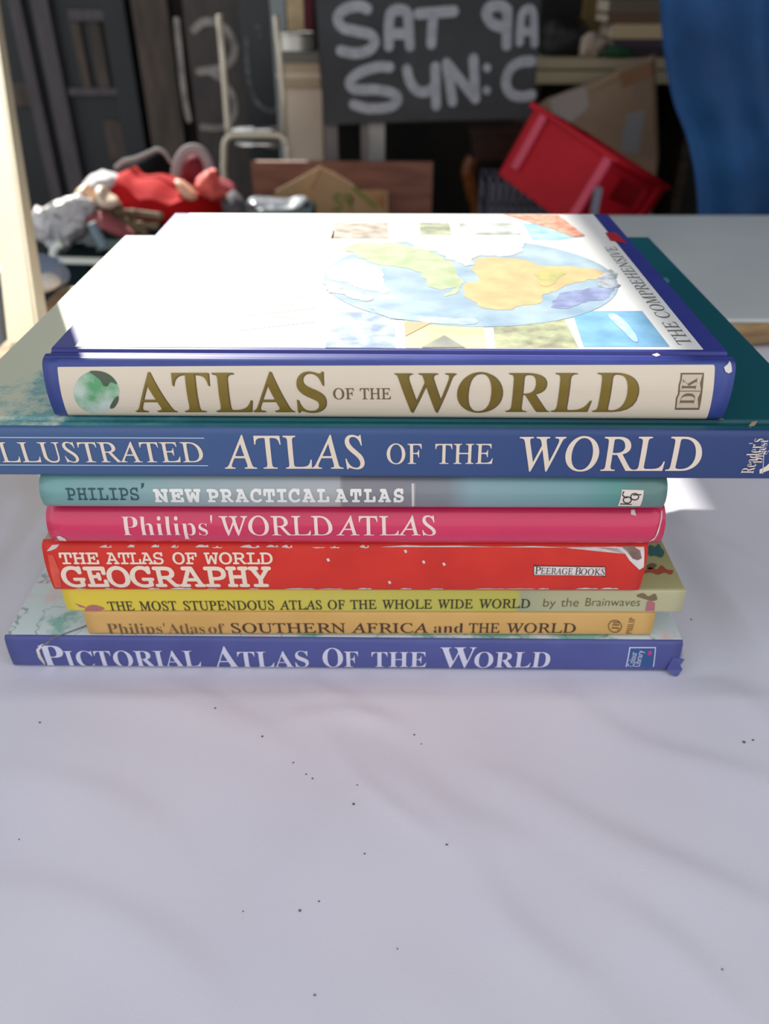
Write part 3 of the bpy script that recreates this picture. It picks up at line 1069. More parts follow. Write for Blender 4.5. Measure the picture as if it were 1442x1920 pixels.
for pts, m in tiles:
    B8.cover_poly(pts, m, 0.0003, 'photo_tile')
B8.cover_poly([(758, 604), (810, 606), (760, 632)], mat('tan photo print', rgb(200, 164, 130), 0.5), 0.0005, 'photo_tile')
B8.cover_poly([(790, 653), (833, 630), (872, 653)], mat('slate photo print', rgb(132, 134, 126), 0.5, rgb(160, 160, 148), 60), 0.0005, 'photo_tile')
B8.cover_poly([(1140, 592), (1152, 590), (1172, 604), (1190, 626), (1196, 642), (1186, 640), (1166, 620), (1150, 606)], mat('grey island print', rgb(190, 204, 214), 0.5, rgb(150, 186, 208), 120), 0.0005, 'photo_tile', smooth=3)
B8.cover_poly([(944, 403), (1046, 404), (1097, 443), (1078, 446), (1040, 432), (990, 416)], mat('salmon red print', rgb(204, 120, 100), 0.5, rgb(226, 180, 156), 160), 0.0005, 'title_ribbon')
B8.cover_poly([(1135, 437), (1155, 437), (1176, 458), (1144, 452)], mat('red ribbon print', rgb(176, 40, 50), 0.4), 0.0004, 'title_ribbon', label='red end of the ribbon on the blue border')
# globe
zc = B8.z0 + B8.T
gl, gr_ = at(604, 532, z=zc), at(1162, 532, z=zc)
gt, gb = at(880, 447, z=zc), at(880, 614, z=zc)
gc = B8.Mi @ Vector(((gl.x + gr_.x) / 2, (gt.y + gb.y) / 2, zc))
gx, gy = (gr_.x - gl.x) / 2, (gt.y - gb.y) / 2
m_ocean = pic('ocean print', rgb(96, 136, 166), rgb(160, 184, 194), 26, .36, .68)
B8.cover_poly([(gc.x + gx * math.cos(2 * math.pi * k / 64), gc.y + gy * math.sin(2 * math.pi * k / 64)) for k in range(64)], m_ocean, 0.0004, 'globe_picture', local=True)
m_sam = pic('yellow land print', rgb(182, 148, 82), rgb(196, 170, 106), 45)
B8.cover_poly([(866, 545), (872, 532), (894, 527), (890, 505), (898, 490), (930, 484), (975, 488), (1010, 496), (1048, 500), (1090, 502), (1118, 508), (1136, 516), (1126, 522), (1098, 528), (1070, 536), (1050, 545), (1022, 550), (1014, 566), (990, 575), (950, 581), (918, 579), (888, 567), (872, 556)],
              m_sam, 0.0005, 'south_continent_picture', smooth=8, jag=0.0035)
B8.cover_poly([(1012, 512), (1040, 505), (1056, 512), (1046, 528), (1022, 536), (1010, 526)], pic('olive land print', rgb(150, 150, 60), rgb(190, 170, 80), 70), 0.0006, 'south_continent_picture', smooth=8, jag=0.0035)
m_nam = pic('green land print', rgb(140, 160, 108), rgb(178, 188, 146), 40)
B8.cover_poly([(648, 466), (690, 455), (740, 456), (800, 470), (840, 490), (856, 515), (864, 535), (852, 552), (838, 556), (848, 542), (826, 540), (800, 532), (788, 515), (764, 505), (736, 500), (700, 492), (670, 482)],
              m_nam, 0.0005, 'north_continent_picture', smooth=8, jag=0.0035)
m_ice = pic('white cloud print', rgb(206, 216, 222), rgb(236, 240, 240), 40)
B8.cover_poly([(616, 505), (660, 490), (705, 500), (722, 530), (718, 552), (680, 545), (640, 530), (614, 520)], m_ice, 0.00055, 'ice_cap_picture', smooth=8, jag=0.0035)
B8.cover_poly([(606, 525), (624, 530), (656, 545), (700, 560), (690, 566), (650, 556), (620, 545)], pic('grey cloud print', rgb(120, 128, 134), rgb(190, 196, 196), 80), 0.00055, 'ice_cap_picture', smooth=8, jag=0.0035)
B8.cover_poly([(1090, 545), (1130, 534), (1156, 530), (1154, 545), (1130, 560), (1090, 572), (1050, 580), (1030, 570), (1050, 556)], pic('deep ocean print', rgb(74, 92, 150), rgb(130, 146, 190), 60), 0.0005, 'ocean_picture', smooth=8, jag=0.0035)
B8.cover_poly([(1136, 506), (1156, 520), (1158, 534), (1140, 540), (1120, 536), (1126, 520)], pic('antarctic print', rgb(110, 120, 134), rgb(190, 200, 208), 120), 0.0006, 'ice_cap_picture', smooth=8, jag=0.0035)
B8.cover_poly([(770, 452), (830, 447), (920, 447), (985, 455), (960, 478), (905, 484), (880, 500), (850, 492), (826, 476), (790, 468)], pic('pale cloud glare print', rgb(196, 202, 186), rgb(228, 230, 216), 40), 0.00062, 'cloud_glare_picture', smooth=8, jag=0.005)  # pale patch paints the glare whitening the globe's upper edge
B8.cover_poly([(690, 575), (760, 590), (840, 596), (900, 604), (880, 610), (800, 606), (730, 596)], pic('pale sea print', rgb(128, 160, 184), rgb(170, 190, 204), 70), 0.00052, 'ocean_picture', smooth=8, jag=0.003)
m_faint = mat('sun paled print', rgb(214, 206, 186), 0.4)  # title colour paled to stand for its blown out sunlight
B8.cover_text('ATLAS', 'b', (0.060, y08 + 0.035), 0.19, 0.034, m_faint, eps=0.0003, thin=-0.01)
B8.cover_text('WORLD', 'b', (0.122, y08 + 0.030), 0.20, 0.038, m_faint, eps=0.0003, thin=-0.01)
m_gtxt = mat('grey print', rgb(110, 110, 104), 0.5)
B8.cover_text('THE COMPREHENSIVE', 'r', (W8 - 0.0135, y08 + 0.017), 0.165, 0.0072, m_gtxt, thin=0.0)
B8.cover_poly([(1222, 667), (1232, 664), (1238, 668), (1230, 671)], m_torn, 0.0006, 'scuff')
# ------------------------------------------------------------------ helpers for things standing further back
def outline(bm, px, Y, dvec):
    prism(bm, [at(x, y, Y=Y) for x, y in px], dvec)


def solid(name, px, Y, dvec, m, parent=None, label=None, bev=0.0):
    bm = bmesh.new()
    outline(bm, px, Y, dvec)
    bmesh.ops.recalc_face_normals(bm, faces=bm.faces)
    if bev:
        bmesh.ops.dissolve_limit(bm, angle_limit=0.01, verts=bm.verts, edges=bm.edges)
        bmesh.ops.bevel(bm, geom=[e for e in bm.edges if len(e.link_faces) == 2 and e.calc_face_angle(0) > 0.4], offset=bev, segments=2, affect='EDGES')
    o = link(name, bm, m, parent)
    if label:
        o['label'] = label
    return o


_st = [0]


def stroke(bm, px, w, Y, th=0.0015, n=10):
    """a brush stroke of width w (in pixels) with round ends on the upright plane Y"""
    P = spline([at(x, y, Y=Y) for x, y in px], n) if len(px) > 2 else [at(x, y, Y=Y) for x, y in px]
    hw = w * 0.5 * Y / 1690.0
    L = []
    for i, p in enumerate(P):
        d = (P[min(i + 1, len(P) - 1)] - P[max(i - 1, 0)])
        d.y = 0
        d.normalize()
        L.append((p, Vector((-d.z, 0, d.x)), d))
    left = [p + nn * hw for p, nn, d in L]
    right = [p - nn * hw for p, nn, d in L]
    _st[0] += 1
    off = Vector((0, -th - 0.00012 * (_st[0] % 5), 0))
    def cap(e, s_):
        p, nn, d = e
        return [p + nn * hw * math.cos(t) + d * s_ * hw * math.sin(t) for t in [math.pi * k / 8 for k in range(1, 8)]]
    lv = [bm.verts.new(v + off) for v in left]
    rv = [bm.verts.new(v + off) for v in right]
    c0 = [bm.verts.new(v + off) for v in cap(L[0], -1)]
    c1 = [bm.verts.new(v + off) for v in cap(L[-1], 1)]
    for i in range(len(P) - 1):
        bm.faces.new((lv[i], lv[i + 1], rv[i + 1], rv[i]))
    bm.faces.new([lv[0]] + c0 + [rv[0]])
    bm.faces.new([lv[-1]] + c1 + [rv[-1]])
    loop = lv + c1 + rv[::-1] + c0[::-1]
    bk = [bm.verts.new(v.co + Vector((0, th, 0))) for v in loop]
    for i in range(len(loop)):
        k = (i + 1) % len(loop)
        bm.faces.new((loop[i], loop[k], bk[k], bk[i]))


def rod(name, px, Y, r, m, parent=None, smooth_n=0, seg=10):
    pts = [at(p[0], p[1], Y=(p[2] if len(p) > 2 else Y)) for p in px]
    if smooth_n:
        pts = spline(pts, smooth_n)
    bm = bmesh.new()
    tube(bm, pts, r, seg)
    return link(name, bm, m, parent, smooth=True)


def X(px, py, Y):
    return at(px, py, Y=Y).x


def Z(py, Y):
    return at(721, py, Y=Y).z


LOW = -0.42
# low bench that carries the goods at the back
m_dkwood = mat('dark stained timber', rgb(74, 60, 48), 0.75, rgb(52, 42, 34), 10, bump=0.2, stretch=(1, 6, 6))
be = thing('bench', (0.4, 2.14, FLOOR), 'low dark timber bench carrying the crates and boxes behind the white board', 'bench')
box('bench_top', (-1.05, -0.40, 0.35), (1.6, 0.39, 0.38), m_dkwood, be)
for sx in (-1.0, 0.0, 1.5):
    for sy in (-0.36, 0.34):
        box('leg', (sx, sy - 0.03, 0), (sx + 0.06, sy + 0.03, 0.35), m_dkwood, be)

# ---- dark shop front on the left
m_black = mat('black green paint', rgb(25, 32, 35), 0.5, rgb(18, 24, 27), 6)
m_grey = mat('grey violet timber', rgb(82, 76, 80), 0.6, rgb(66, 60, 64), 8, stretch=(6, 6, 1))
m_umb = mat('umber timber', rgb(84, 72, 62), 0.7, rgb(60, 52, 46), 9, stretch=(6, 6, 1))
dY = 2.80
door = box('door_1', (-1.42, dY, FLOOR), (X(268, 200, dY), dY + 0.04, 0.60), m_black)
door['kind'] = 'structure'


def bar(name, x0, x1, y0, y1, Y, th, m, parent=None, bevel=0.002):
    """upright board between two sight columns, y0/y1 rows (None: to the floor or to the top)"""
    ym = 200 if y0 is None or y1 is None else (y0 + y1) / 2
    z1 = 0.58 if y0 is None else Z(y0, Y)
    z0 = FLOOR if y1 is None else Z(y1, Y)
    return box(name, (X(x0, ym, Y), Y, z0), (X(x1, ym, Y), Y + th, z1), m, parent, bevel)


def onto(o, parent):
    o.parent = parent
    return o


for a, b_ in ((58, 80), (97, 128), (222, 262)):
    bar('door_stile', a, b_, None, None, dY - 0.03, 0.03, m_grey if b_ < 200 else m_black, door)
for a, b_ in ((18, 40), (165, 180)):
    bar('door_rail', 128, 222, a, b_, dY - 0.025, 0.025, m_grey, door)
for a, b_ in ((142, 160), (176, 196), (206, 218)):
    bar('door_slat', a, b_, 40, 165, dY - 0.015, 0.015, m_umb, door)
bar('door_panel', 200, 272, 225, 300, dY - 0.012, 0.012, m_umb, door)
bar('door_panel', 20, 58, 155, 200, dY - 0.012, 0.012, m_umb, door)

wp = bar('wooden_post', 274, 338, None, None, 2.62, 0.06, m_umb)
tag(wp, 'brown upright wooden post beside the dark door', 'post')

pt = thing('painted_board', at(396, 340, Y=2.56), 'dark brown board painted with a grey number thirteen', 'sign')
m_bd = mat('dark umber board', rgb(66, 56, 52), 0.55, rgb(50, 43, 42), 12, stretch=(5, 5, 1))
pts = [(326, -40), (452, -40), (460, 330), (340, 330)]


def child_of(o, parent):
    o.parent = parent
    o.matrix_parent_inverse = Matrix.Translation(-parent.location)
    return o


def lower(px, Y, zb=LOW):
    """outline in the plane Y whose lowest two corners are carried straight down to level zb"""
    P = [at(x, y, Y=Y) for x, y in px]
    return P


def standing(name, px_top, Y, th, m, parent, zb=LOW, bev=0.002):
    """board whose top corners are px_top = (left), (right), standing on level zb"""
    a, b_ = at(*px_top[0], Y=Y), at(*px_top[1], Y=Y)
    bm = bmesh.new()
    prism(bm, [a, b_, Vector((b_.x, Y, zb)), Vector((a.x, Y, zb))], (0, th, 0))
    o = link(name, bm, m)
    return child_of(o, parent) if parent else o


standing('board_panel', [(334, -60), (448, -60)], 2.56, 0.02, m_bd, pt, zb=FLOOR)
m_gp = mat('grey chalk paint', rgb(158, 152, 146), 0.8, rgb(120, 116, 112), 30)
bm = bmesh.new()
stroke(bm, [(331, 38), (338, 110), (346, 180), (354, 224)], 11, 2.559)
stroke(bm, [(364, 56), (380, 42), (404, 42), (428, 60), (440, 88), (435, 112), (418, 127), (395, 131), (373, 134)], 13, 2.559)
stroke(bm, [(395, 135), (418, 152), (437, 180), (441, 208), (430, 232), (408, 240), (380, 238)], 11, 2.559)
child_of(link('lettering', bm, m_gp), pt)

bp = thing('gloss_sheet', at(487, 340, Y=2.5), 'glossy black panel with a smeared pale curve between the chrome uprights', 'panel')
standing('sheet', [(440, -60), (522, -60)], 2.50, 0.015, mat('black gloss sheet', rgb(24, 32, 36), 0.35), bp)
bm = bmesh.new()
stroke(bm, [(462, 72), (464, 120), (470, 165), (486, 196), (508, 208), (522, 200)], 8, 2.499)
stroke(bm, [(483, 50), (489, 66)], 10, 2.499)
child_of(link('smear', bm, mat('smeared chalk', rgb(104, 108, 110), 0.8, rgb(60, 66, 68), 60)), bp)

# ---- chrome frame of a folding trolley
ct = thing('folding_trolley', at(470, 345, Y=2.24), 'chrome tube frame of a folding trolley in front of the black panel', 'trolley')
m_chrome = mat('chrome', rgb(226, 226, 220), 0.18, metal=1.0)
m_dull = mat('dull beige tube', rgb(214, 204, 184), 0.35, metal=0.3)
for n_, px, r_, m_, k_ in [('upright', [(411, 28), (419, 130), (427, 235), (428, 250)], 0.0075, m_dull, 0),
                           ('upright', [(518, 30), (525, 110), (531, 180), (533, 252)], 0.0075, m_dull, 0),
                           ('crossbar', [(434, 244), (520, 244)], 0.0085, m_chrome, 0),
                           ('crossbar', [(443, 272), (517, 272)], 0.0075, m_chrome, 0)]:
    child_of(rod(n_, px, 2.24, r_, m_, None, k_), ct)
a = [at(x, y, Y=2.23) for x, y in [(422, 345), (420, 300), (421, 270), (428, 258), (440, 254), (515, 254), (530, 259), (537, 272), (541, 305)]]
a = [Vector((a[0].x + 0.004, 2.23, LOW))] + a + [Vector((a[-1].x + 0.01, 2.23, LOW))]
bm = bmesh.new()
tube(bm, spline(a, 5), 0.008, 10)
child_of(link('base_frame', bm, m_dull, None, smooth=True), ct)

# ---- beige pillar, tin and uprights behind it
pl = thing('beige_pillar', at(570, 330, Y=2.34), 'beige painted wooden pillar with a moulded cap beside the black sign', 'pillar')
m_bei = mat('beige paint', rgb(228, 212, 190), 0.6, rgb(220, 203, 180), 9)
child_of(solid('shaft', [(532, 160), (603, 160), (608, 400), (552, 400)], 2.34, (0, 0.09, 0), m_bei), pl)
a, b_ = at(552, 400, Y=2.34), at(608, 400, Y=2.34)
child_of(box('foot', (a.x, 2.34, LOW), (b_.x, 2.43, a.z), m_bei), pl)
child_of(solid('cap', [(518, 120), (600, 120), (603, 165), (524, 165)], 2.325, (0, 0.12, 0), mat('tan beige paint', rgb(192, 172, 142), 0.6), None, bev=0.004), pl)
child_of(solid('cap', [(517, 138), (602, 138), (603, 148), (519, 148)], 2.318, (0, 0.134, 0), m_bei, None, bev=0.003), pl)
child_of(solid('collar', [(522, 98), (597, 98), (599, 121), (524, 121)], 2.335, (0, 0.10, 0), mat('grey paint', rgb(120, 116, 106), 0.6)), pl)
tc_ = at(556, 97, Y=2.385)
tin = thing('tin', tc_, 'shiny ribbed metal tin on top of the beige pillar', 'tin')
bm = bmesh.new()
rr = (X(594, 80, 2.385) - X(520, 80, 2.385)) / 2
hh = Z(62, 2.385) - Z(97, 2.385)
prof_ = [(0, 0), (rr * .9, 0), (rr, 0.004)]
for k in range(9):
    zz_ = 0.006 + (hh - 0.012) * k / 8
    prof_ += [(rr * (0.96 if k % 2 else 1.0), zz_)]
prof_ += [(rr, hh - 0.003), (rr * .94, hh), (0, hh)]
rings = []
for r_, z_ in prof_:
    rings.append([bm.verts.new((r_ * math.cos(2 * math.pi * k / 28), r_ * 0.7 * math.sin(2 * math.pi * k / 28), z_)) for k in range(28)])
for A, Bq in zip(rings, rings[1:]):
    for k in range(28):
        bm.faces.new((A[k], A[(k + 1) % 28], Bq[(k + 1) % 28], Bq[k]))
bmesh.ops.remove_doubles(bm, verts=bm.verts, dist=1e-6)
link('tin_body', bm, mat('tinned metal', rgb(214, 212, 204), 0.38, metal=0.6), tin, smooth=True)
bm = bmesh.new()
ring_ = [Vector((rr * 1.01 * math.cos(2 * math.pi * k / 28), rr * .71 * math.sin(2 * math.pi * k / 28), hh)) for k in range(28)]
tube(bm, ring_, 0.003, 6, True)
link('rim', bm, m_chrome, tin, smooth=True)
for nm, x0, x1, m_, lb, ct_ in [('plank', 519, 546, mat('pale grey paint', rgb(140, 150, 152), 0.6), 'pale grey plank standing behind the shiny tin', 'plank'),
                           ('plank', 548, 578, mat('cream paint', rgb(214, 194, 150), 0.6, rgb(176, 150, 110), 14), 'cream wooden plank standing behind the shiny tin', 'plank'),
                           ('folded_cloth', 578, 594, mat('dark red cloth', rgb(92, 34, 44), 0.9), 'dark red cloth strip hanging beside the black sign', 'cloth')]:
    o = bar(nm, x0, x1, -60, None, 2.47, 0.02, m_)
    for v in o.data.vertices:
        if v.co.z < LOW:
            v.co.z = LOW
    tag(o, lb, ct_)

# ---- the black opening-hours sign
sg = thing('sign_board', at(803, 300, Y=2.15), 'black sign board hand painted SAT 9A and SUN:C in grey', 'sign')
m_sb = mat('black chalkboard', rgb(66, 68, 70), 0.85, rgb(56, 58, 60), 10)
child_of(solid('sign_panel', [(588, -60), (1019, -60), (1000, 223), (830, 226), (607, 234)], 2.15, (0, 0.018, 0), m_sb), sg)
m_sl = mat('grey brush paint', rgb(172, 176, 182), 0.85, rgb(152, 156, 164), 40)
bm = bmesh.new()
K = lambda L: [(440 + x / 2.403, y / 2.403) for x, y in L]
for L in [[(598, 40), (560, 27), (500, 40), (464, 78), (485, 122), (545, 140), (610, 155), (632, 190), (600, 228), (540, 240), (478, 228)],
          [(695, 208), (695, 120), (704, 60), (740, 44), (778, 60), (785, 130), (790, 208)], [(700, 152), (785, 152)],
          [(828, 62), (910, 56), (988, 50)], [(895, 60), (890, 130), (886, 198)],
          [(1210, 124), (1160, 105), (1134, 62), (1152, 32), (1200, 26), (1226, 46)], [(1229, 44), (1225, 204)],
          [(1284, 190), (1286, 130), (1296, 62), (1326, 38), (1344, 60), (1349, 130), (1351, 196)], [(1292, 142), (1345, 142)],
          [(698, 302), (640, 302), (560, 330), (518, 370), (545, 402), (640, 404), (718, 422), (733, 455), (690, 484), (600, 488), (536, 470)],
          [(776, 312), (788, 362), (822, 408), (868, 412), (900, 388)], [(904, 302), (908, 476)],
          [(982, 458), (955, 285)], [(957, 287), (1085, 444)], [(1085, 444), (1076, 264)],
          [(1136, 304), (1139, 306)], [(1134, 406), (1137, 408)],
          [(1340, 276), (1290, 280), (1242, 310), (1222, 370), (1242, 420), (1290, 436), (1338, 428)]]:
    stroke(bm, K(L), 17.5 if L[0][0] not in (1284, 1292, 1136, 1134) else 14, 2.149)
child_of(link('lettering', bm, m_sl), sg)
m_leg = mat('weathered white paint', rgb(168, 168, 162), 0.7, rgb(140, 140, 136), 10)
m_leg2 = mat('grey timber', rgb(112, 106, 102), 0.7)
for a, b_, y0, m_ in ((606, 632, 228, m_leg2), (690, 722, 222, m_leg), (676, 690, 222, m_leg2)):
    o = bar('leg', a, b_, y0, None, 2.169, 0.02, m_)
    for v in o.data.vertices:
        if v.co.z < LOW:
            v.co.z = LOW
    child_of(o, sg)

# ---- red brown panel and the open cardboard box in front of it
m_rb = mat('red brown veneer', rgb(140, 92, 74), 0.6, rgb(108, 70, 56), 8, stretch=(1, 4, 6), bump=0.05)
o = standing('wooden_board', [(470, 303), (812, 305)], 2.06, 0.018, m_rb, None)
tag(o, 'red brown veneered panel standing behind the open cardboard box', 'panel')
cb = thing('cardboard_box', at(620, 400, Y=1.8), 'open cardboard box with raised flaps and green print under the black sign', 'box')
m_card = mat('brown cardboard', rgb(176, 142, 104), 0.8, rgb(164, 130, 94), 12)
m_card2 = mat('pale cardboard inside', rgb(170, 150, 116), 0.85, rgb(150, 130, 100), 12)
a, b_ = at(500, 402, Y=1.8), at(728, 402, Y=1.8)
for lo, hi in (((a.x, 1.80, LOW), (b_.x, 1.806, a.z)), ((a.x, 2.03, LOW), (b_.x, 2.036, a.z)), ((a.x, 1.8, LOW), (a.x + 0.006, 2.036, a.z)),
               ((b_.x - 0.006, 1.8, LOW), (b_.x, 2.036, a.z)), ((a.x, 1.8, LOW), (b_.x, 2.036, LOW + 0.006))):
    child_of(box('side_wall', lo, hi, m_card, None, bevel=0.001), cb)
child_of(solid('flap', [(604, 316), (566, 402), (728, 402), (700, 378), (666, 350), (629, 326)], 1.80, (0, 0.005, 0), m_card), cb)
child_of(solid('flap', [(603, 311), (560, 335), (517, 358), (504, 384), (500, 402), (562, 402)], 1.86, (0, 0.005, 0), m_card2), cb)
bm = bmesh.new()
m_green = mat('green print', rgb(118, 128, 56), 0.7)
for L in ([(640, 366), (632, 364), (628, 372), (636, 378), (640, 388), (632, 394), (626, 390)], [(660, 368), (652, 364), (648, 374), (656, 380), (660, 370), (658, 392)]):
    stroke(bm, L, 5, 1.799)
stroke(bm, [(664, 352), (690, 374), (704, 388)], 8, 1.799)
child_of(link('print', bm, m_green), cb)
o = pillow('plastic_film', [(462, 384), (470, 374), (500, 377), (540, 378), (574, 372), (572, 392), (560, 404), (500, 410), (470, 406)], 1.70, 0.10, mat('silvery film', rgb(186, 192, 200), 0.25, rgb(120, 128, 140), 26, metal=0.4), seed=3, crumple=0.008, zmin=-0.049)
tag(o, 'crumpled silvery plastic film beside the open cardboard box', 'plastic film')

# ---- little side table with a curved leg
st = thing('side_table', at(930, 400, Y=2.25), 'dark wooden side table with curved orange brown leg behind the grey crate', 'table')
m_mah = mat('mahogany', rgb(70, 44, 34), 0.4, rgb(46, 30, 26), 12)
m_oak = mat('orange brown varnish', rgb(150, 88, 40), 0.35, rgb(104, 58, 30), 16)
child_of(solid('apron', [(886, 254), (985, 252), (982, 300), (888, 302)], 2.38, (0, 0.10, 0), m_mah, None, bev=0.004), st)
child_of(solid('table_top', [(880, 242), (988, 240), (987, 254), (882, 256)], 2.37, (0, 0.12, 0), m_mah, None, bev=0.004), st)
bm = bmesh.new()
P = [at(x, y, Y=2.395) for x, y in [(888, 296), (880, 312), (879, 330), (884, 355), (890, 380), (893, 400)]]
P.append(Vector((P[-1].x, 2.395, LOW)))
tube(bm, spline(P, 4), [0.020] * 5 + [0.021] * 4 + [0.018] * 6 + [0.015] * 10, 12)
child_of(link('leg', bm, m_oak, None, smooth=True), st)
for (x, y) in ((974, 296),):
    q = at(x, y, Y=2.395)
    bm = bmesh.new()
    tube(bm, [q, Vector((q.x, 2.395, LOW))], 0.016, 10)
    child_of(link('leg', bm, m_mah, None, smooth=True), st)

# ---- pale grey crate and red crate
gc_ = thing('crate', at(1010, 400, Y=2.15), 'pale lilac grey slotted plastic crate behind the tilted red crate', 'crate')
m_gcr = mat('lilac grey plastic', rgb(120, 124, 140), 0.45)
x0, x1, zt = X(908, 335, 2.15), X(1132, 335, 2.15), Z(330, 2.15)
bm = bmesh.new()
nb = 16
for yy in (2.15, 2.225):
    bx(bm, (x0, yy, zt - 0.018), (x1, yy + 0.008, zt), 0.001)
    for zb_ in (zt - 0.075, zt - 0.15, LOW):
        bx(bm, (x0, yy, zb_), (x1, yy + 0.008, zb_ + 0.014), 0.001)
    for k in range(nb + 1):
        xx = x0 + (x1 - x0 - 0.012) * k / nb
        bx(bm, (xx, yy, LOW), (xx + 0.012, yy + 0.008, zt), 0.001)
for xx in (x0, x1 - 0.008):
    bx(bm, (xx, 2.15, zt - 0.018), (xx + 0.008, 2.233, zt), 0.001)
    for zb_ in (zt - 0.075, zt - 0.15, LOW):
        bx(bm, (xx, 2.15, zb_), (xx + 0.008, 2.233, zb_ + 0.014), 0.001)
    for k in range(7):
        yy = 2.15 + 0.08 * k / 6
        bx(bm, (xx, yy, LOW), (xx + 0.008, yy + 0.012, zt), 0.001)
bx(bm, (x0, 2.15, LOW), (x1, 2.233, LOW + 0.006))
child_of(link('basket', bm, m_gcr), gc_)
o = solid('plastic_strip', [(1117, 352), (1131, 352), (1110, 402), (1092, 402)], 1.765, (0, 0.010, 0), m_gcr, None, bev=0.002)
for v in o.data.vertices:
    if v.co.z < Z(395, 1.765):
        v.co.z = LOW
tag(o, 'lilac grey plastic strip leaning in front of the red crate', 'strip')

m_rc = mat('red crate plastic', rgb(188, 20, 38), 0.65, rgb(172, 16, 32), 8, spec=0.25)
m_rc2 = mat('faded red crate plastic', rgb(204, 66, 92), 0.55)
rcx = thing('crate', (0, 0, 0), 'red plastic crate tilted to the right with a dark handle hole', 'crate')
Lc, Dc, Hc_ = 0.262, 0.225, 0.165
Mr = Matrix.Rotation(math.radians(27), 4, 'Y') @ Matrix.Rotation(math.radians(-52), 4, 'Z')
rcx.matrix_world = Matrix.Translation(at(1158, 294, Y=1.785) - (Mr @ Vector((Lc, 0, Hc_)))) @ Mr
w_ = 0.006
box('side_wall', (0, 0, 0), (Lc, w_, Hc_), m_rc, rcx, bevel=0.002)
box('side_wall', (0, Dc - w_, 0), (Lc, Dc, Hc_), m_rc, rcx, bevel=0.002)
box('end_wall', (0, 0, 0), (w_, Dc, Hc_), m_rc, rcx, bevel=0.002)
bm = bmesh.new()
h0, h1 = 0.085, 0.135
bx(bm, (Lc - w_, 0, 0), (Lc, Dc, h0), 0.002)
bx(bm, (Lc - w_, 0, h1), (Lc, Dc, Hc_), 0.002)
bx(bm, (Lc - w_, 0, h0), (Lc, 0.055, h1))
bx(bm, (Lc - w_, Dc - 0.055, h0), (Lc, Dc, h1))
link('end_wall', bm, m_rc, rcx)['label'] = 'end wall with the handle hole'
box('floor_panel', (0, 0, 0), (Lc, Dc, w_), m_rc, rcx)
bm = bmesh.new()
for lo, hi in (((-0.008, -0.010, Hc_ - 0.012), (Lc + 0.010, 0, Hc_)), ((-0.008, Dc, Hc_ - 0.012), (Lc + 0.010, Dc + 0.010, Hc_)),
               ((-0.010, 0, Hc_ - 0.012), (0, Dc, Hc_)), ((Lc, 0, Hc_ - 0.012), (Lc + 0.010, Dc, Hc_))):
    bx(bm, lo, hi, 0.002)
link('rim', bm, m_rc, rcx)
for xa in (0.030, Lc - 0.024):
    box('rib', (xa, -0.009, 0.03 if xa < 0.1 else 0.0), (xa + 0.022, 0, Hc_ - 0.004), m_rc2, rcx, bevel=0.003)['label'] = 'faded pinkish rib'
box('rib', (Lc, Dc - 0.028, 0), (Lc + 0.008, Dc, Hc_ - 0.01), m_rc, rcx, bevel=0.003)

# ---- tall battered cardboard box
cb2 = thing('cardboard_box', at(1130, 400, Y=2.3), 'large battered brown cardboard box with white label leaning behind the red crate', 'box')
m_card3 = mat('dusty brown cardboard', rgb(184, 156, 130), 0.85, rgb(168, 140, 114), 8)
bm = bmesh.new()
F_ = [at(x, y, Y=2.30) for x, y in [(1000, 206), (1105, 166), (1161, 136), (1222, 116), (1226, 200), (1230, 330), (1225, 420), (1000, 420)]]
F_[-1].z = LOW
F_[-2].z = LOW
prism(bm, F_, (0.07, 0.22, 0.0))
child_of(link('body', bm, m_card3), cb2)
child_of(solid('flap', [(1103, 165), (1160, 137), (1163, 143), (1107, 172)], 2.292, (0, 0.006, 0), mat('cut cardboard edge', rgb(190, 160, 124), 0.8)), cb2)
child_of(solid('flap', [(1160, 138), (1221, 115), (1224, 140), (1168, 165)], 2.296, (0, 0.003, 0), mat('orange cardboard', rgb(160, 118, 86), 0.85)), cb2)
child_of(solid('label_sheet', [(1031, 186), (1098, 161), (1104, 196), (1098, 208), (1056, 238), (1036, 226)], 2.2985, (0, 0.001, 0), mat('white paper label', rgb(196, 186, 178), 0.7)), cb2)
child_of(solid('tape', [(1176, 214), (1208, 206), (1196, 288), (1164, 282)], 2.2985, (0, 0.001, 0), mat('clear parcel tape', rgb(160, 160, 162), 0.3)), cb2)
child_of(solid('tape', [(1183, 144), (1222, 136), (1226, 300), (1196, 288)], 2.299, (0, 0.0008, 0), mat('brown parcel tape', rgb(164, 138, 116), 0.4)), cb2)

# ---- shelf with books at the back
sh = thing('shelf', at(1150, 150, Y=2.55), 'cream edged wooden shelf behind the tall cardboard box', 'shelf')
m_shelf = mat('cream shelf paint', rgb(206, 194, 162), 0.65, rgb(188, 176, 146), 9)
sx0, sx1 = X(1000, 130, 2.55), X(1330, 130, 2.55)
zs = Z(110, 2.55)
child_of(box('shelf_board', (sx0, 2.55, zs - 0.026), (sx1, 2.86, zs), m_shelf, None), sh)
child_of(box('shelf_edge', (sx0, 2.54, zs - 0.062), (sx1, 2.56, zs - 0.030), m_shelf, None), sh)
for xa, xb in ((sx0, sx0 + 0.03), (sx1 - 0.03, sx1)):
    child_of(box('shelf_upright', (xa, 2.56, FLOOR), (xb, 2.86, zs - 0.026), m_dkwood, None), sh)
child_of(box('back_panel', (sx0, 2.86, FLOOR), (sx1, 2.88, 1.2), mat('dark shelf back', rgb(34, 30, 28), 0.8), None), sh)
o = box('upright_board', (X(1092, 40, 2.74), 2.74, zs + 0.001), (X(1136, 40, 2.74), 2.77, 1.1), mat('ochre timber', rgb(112, 92, 50), 0.7), None)
tag(o, 'ochre brown board standing upright on the cream shelf', 'board')


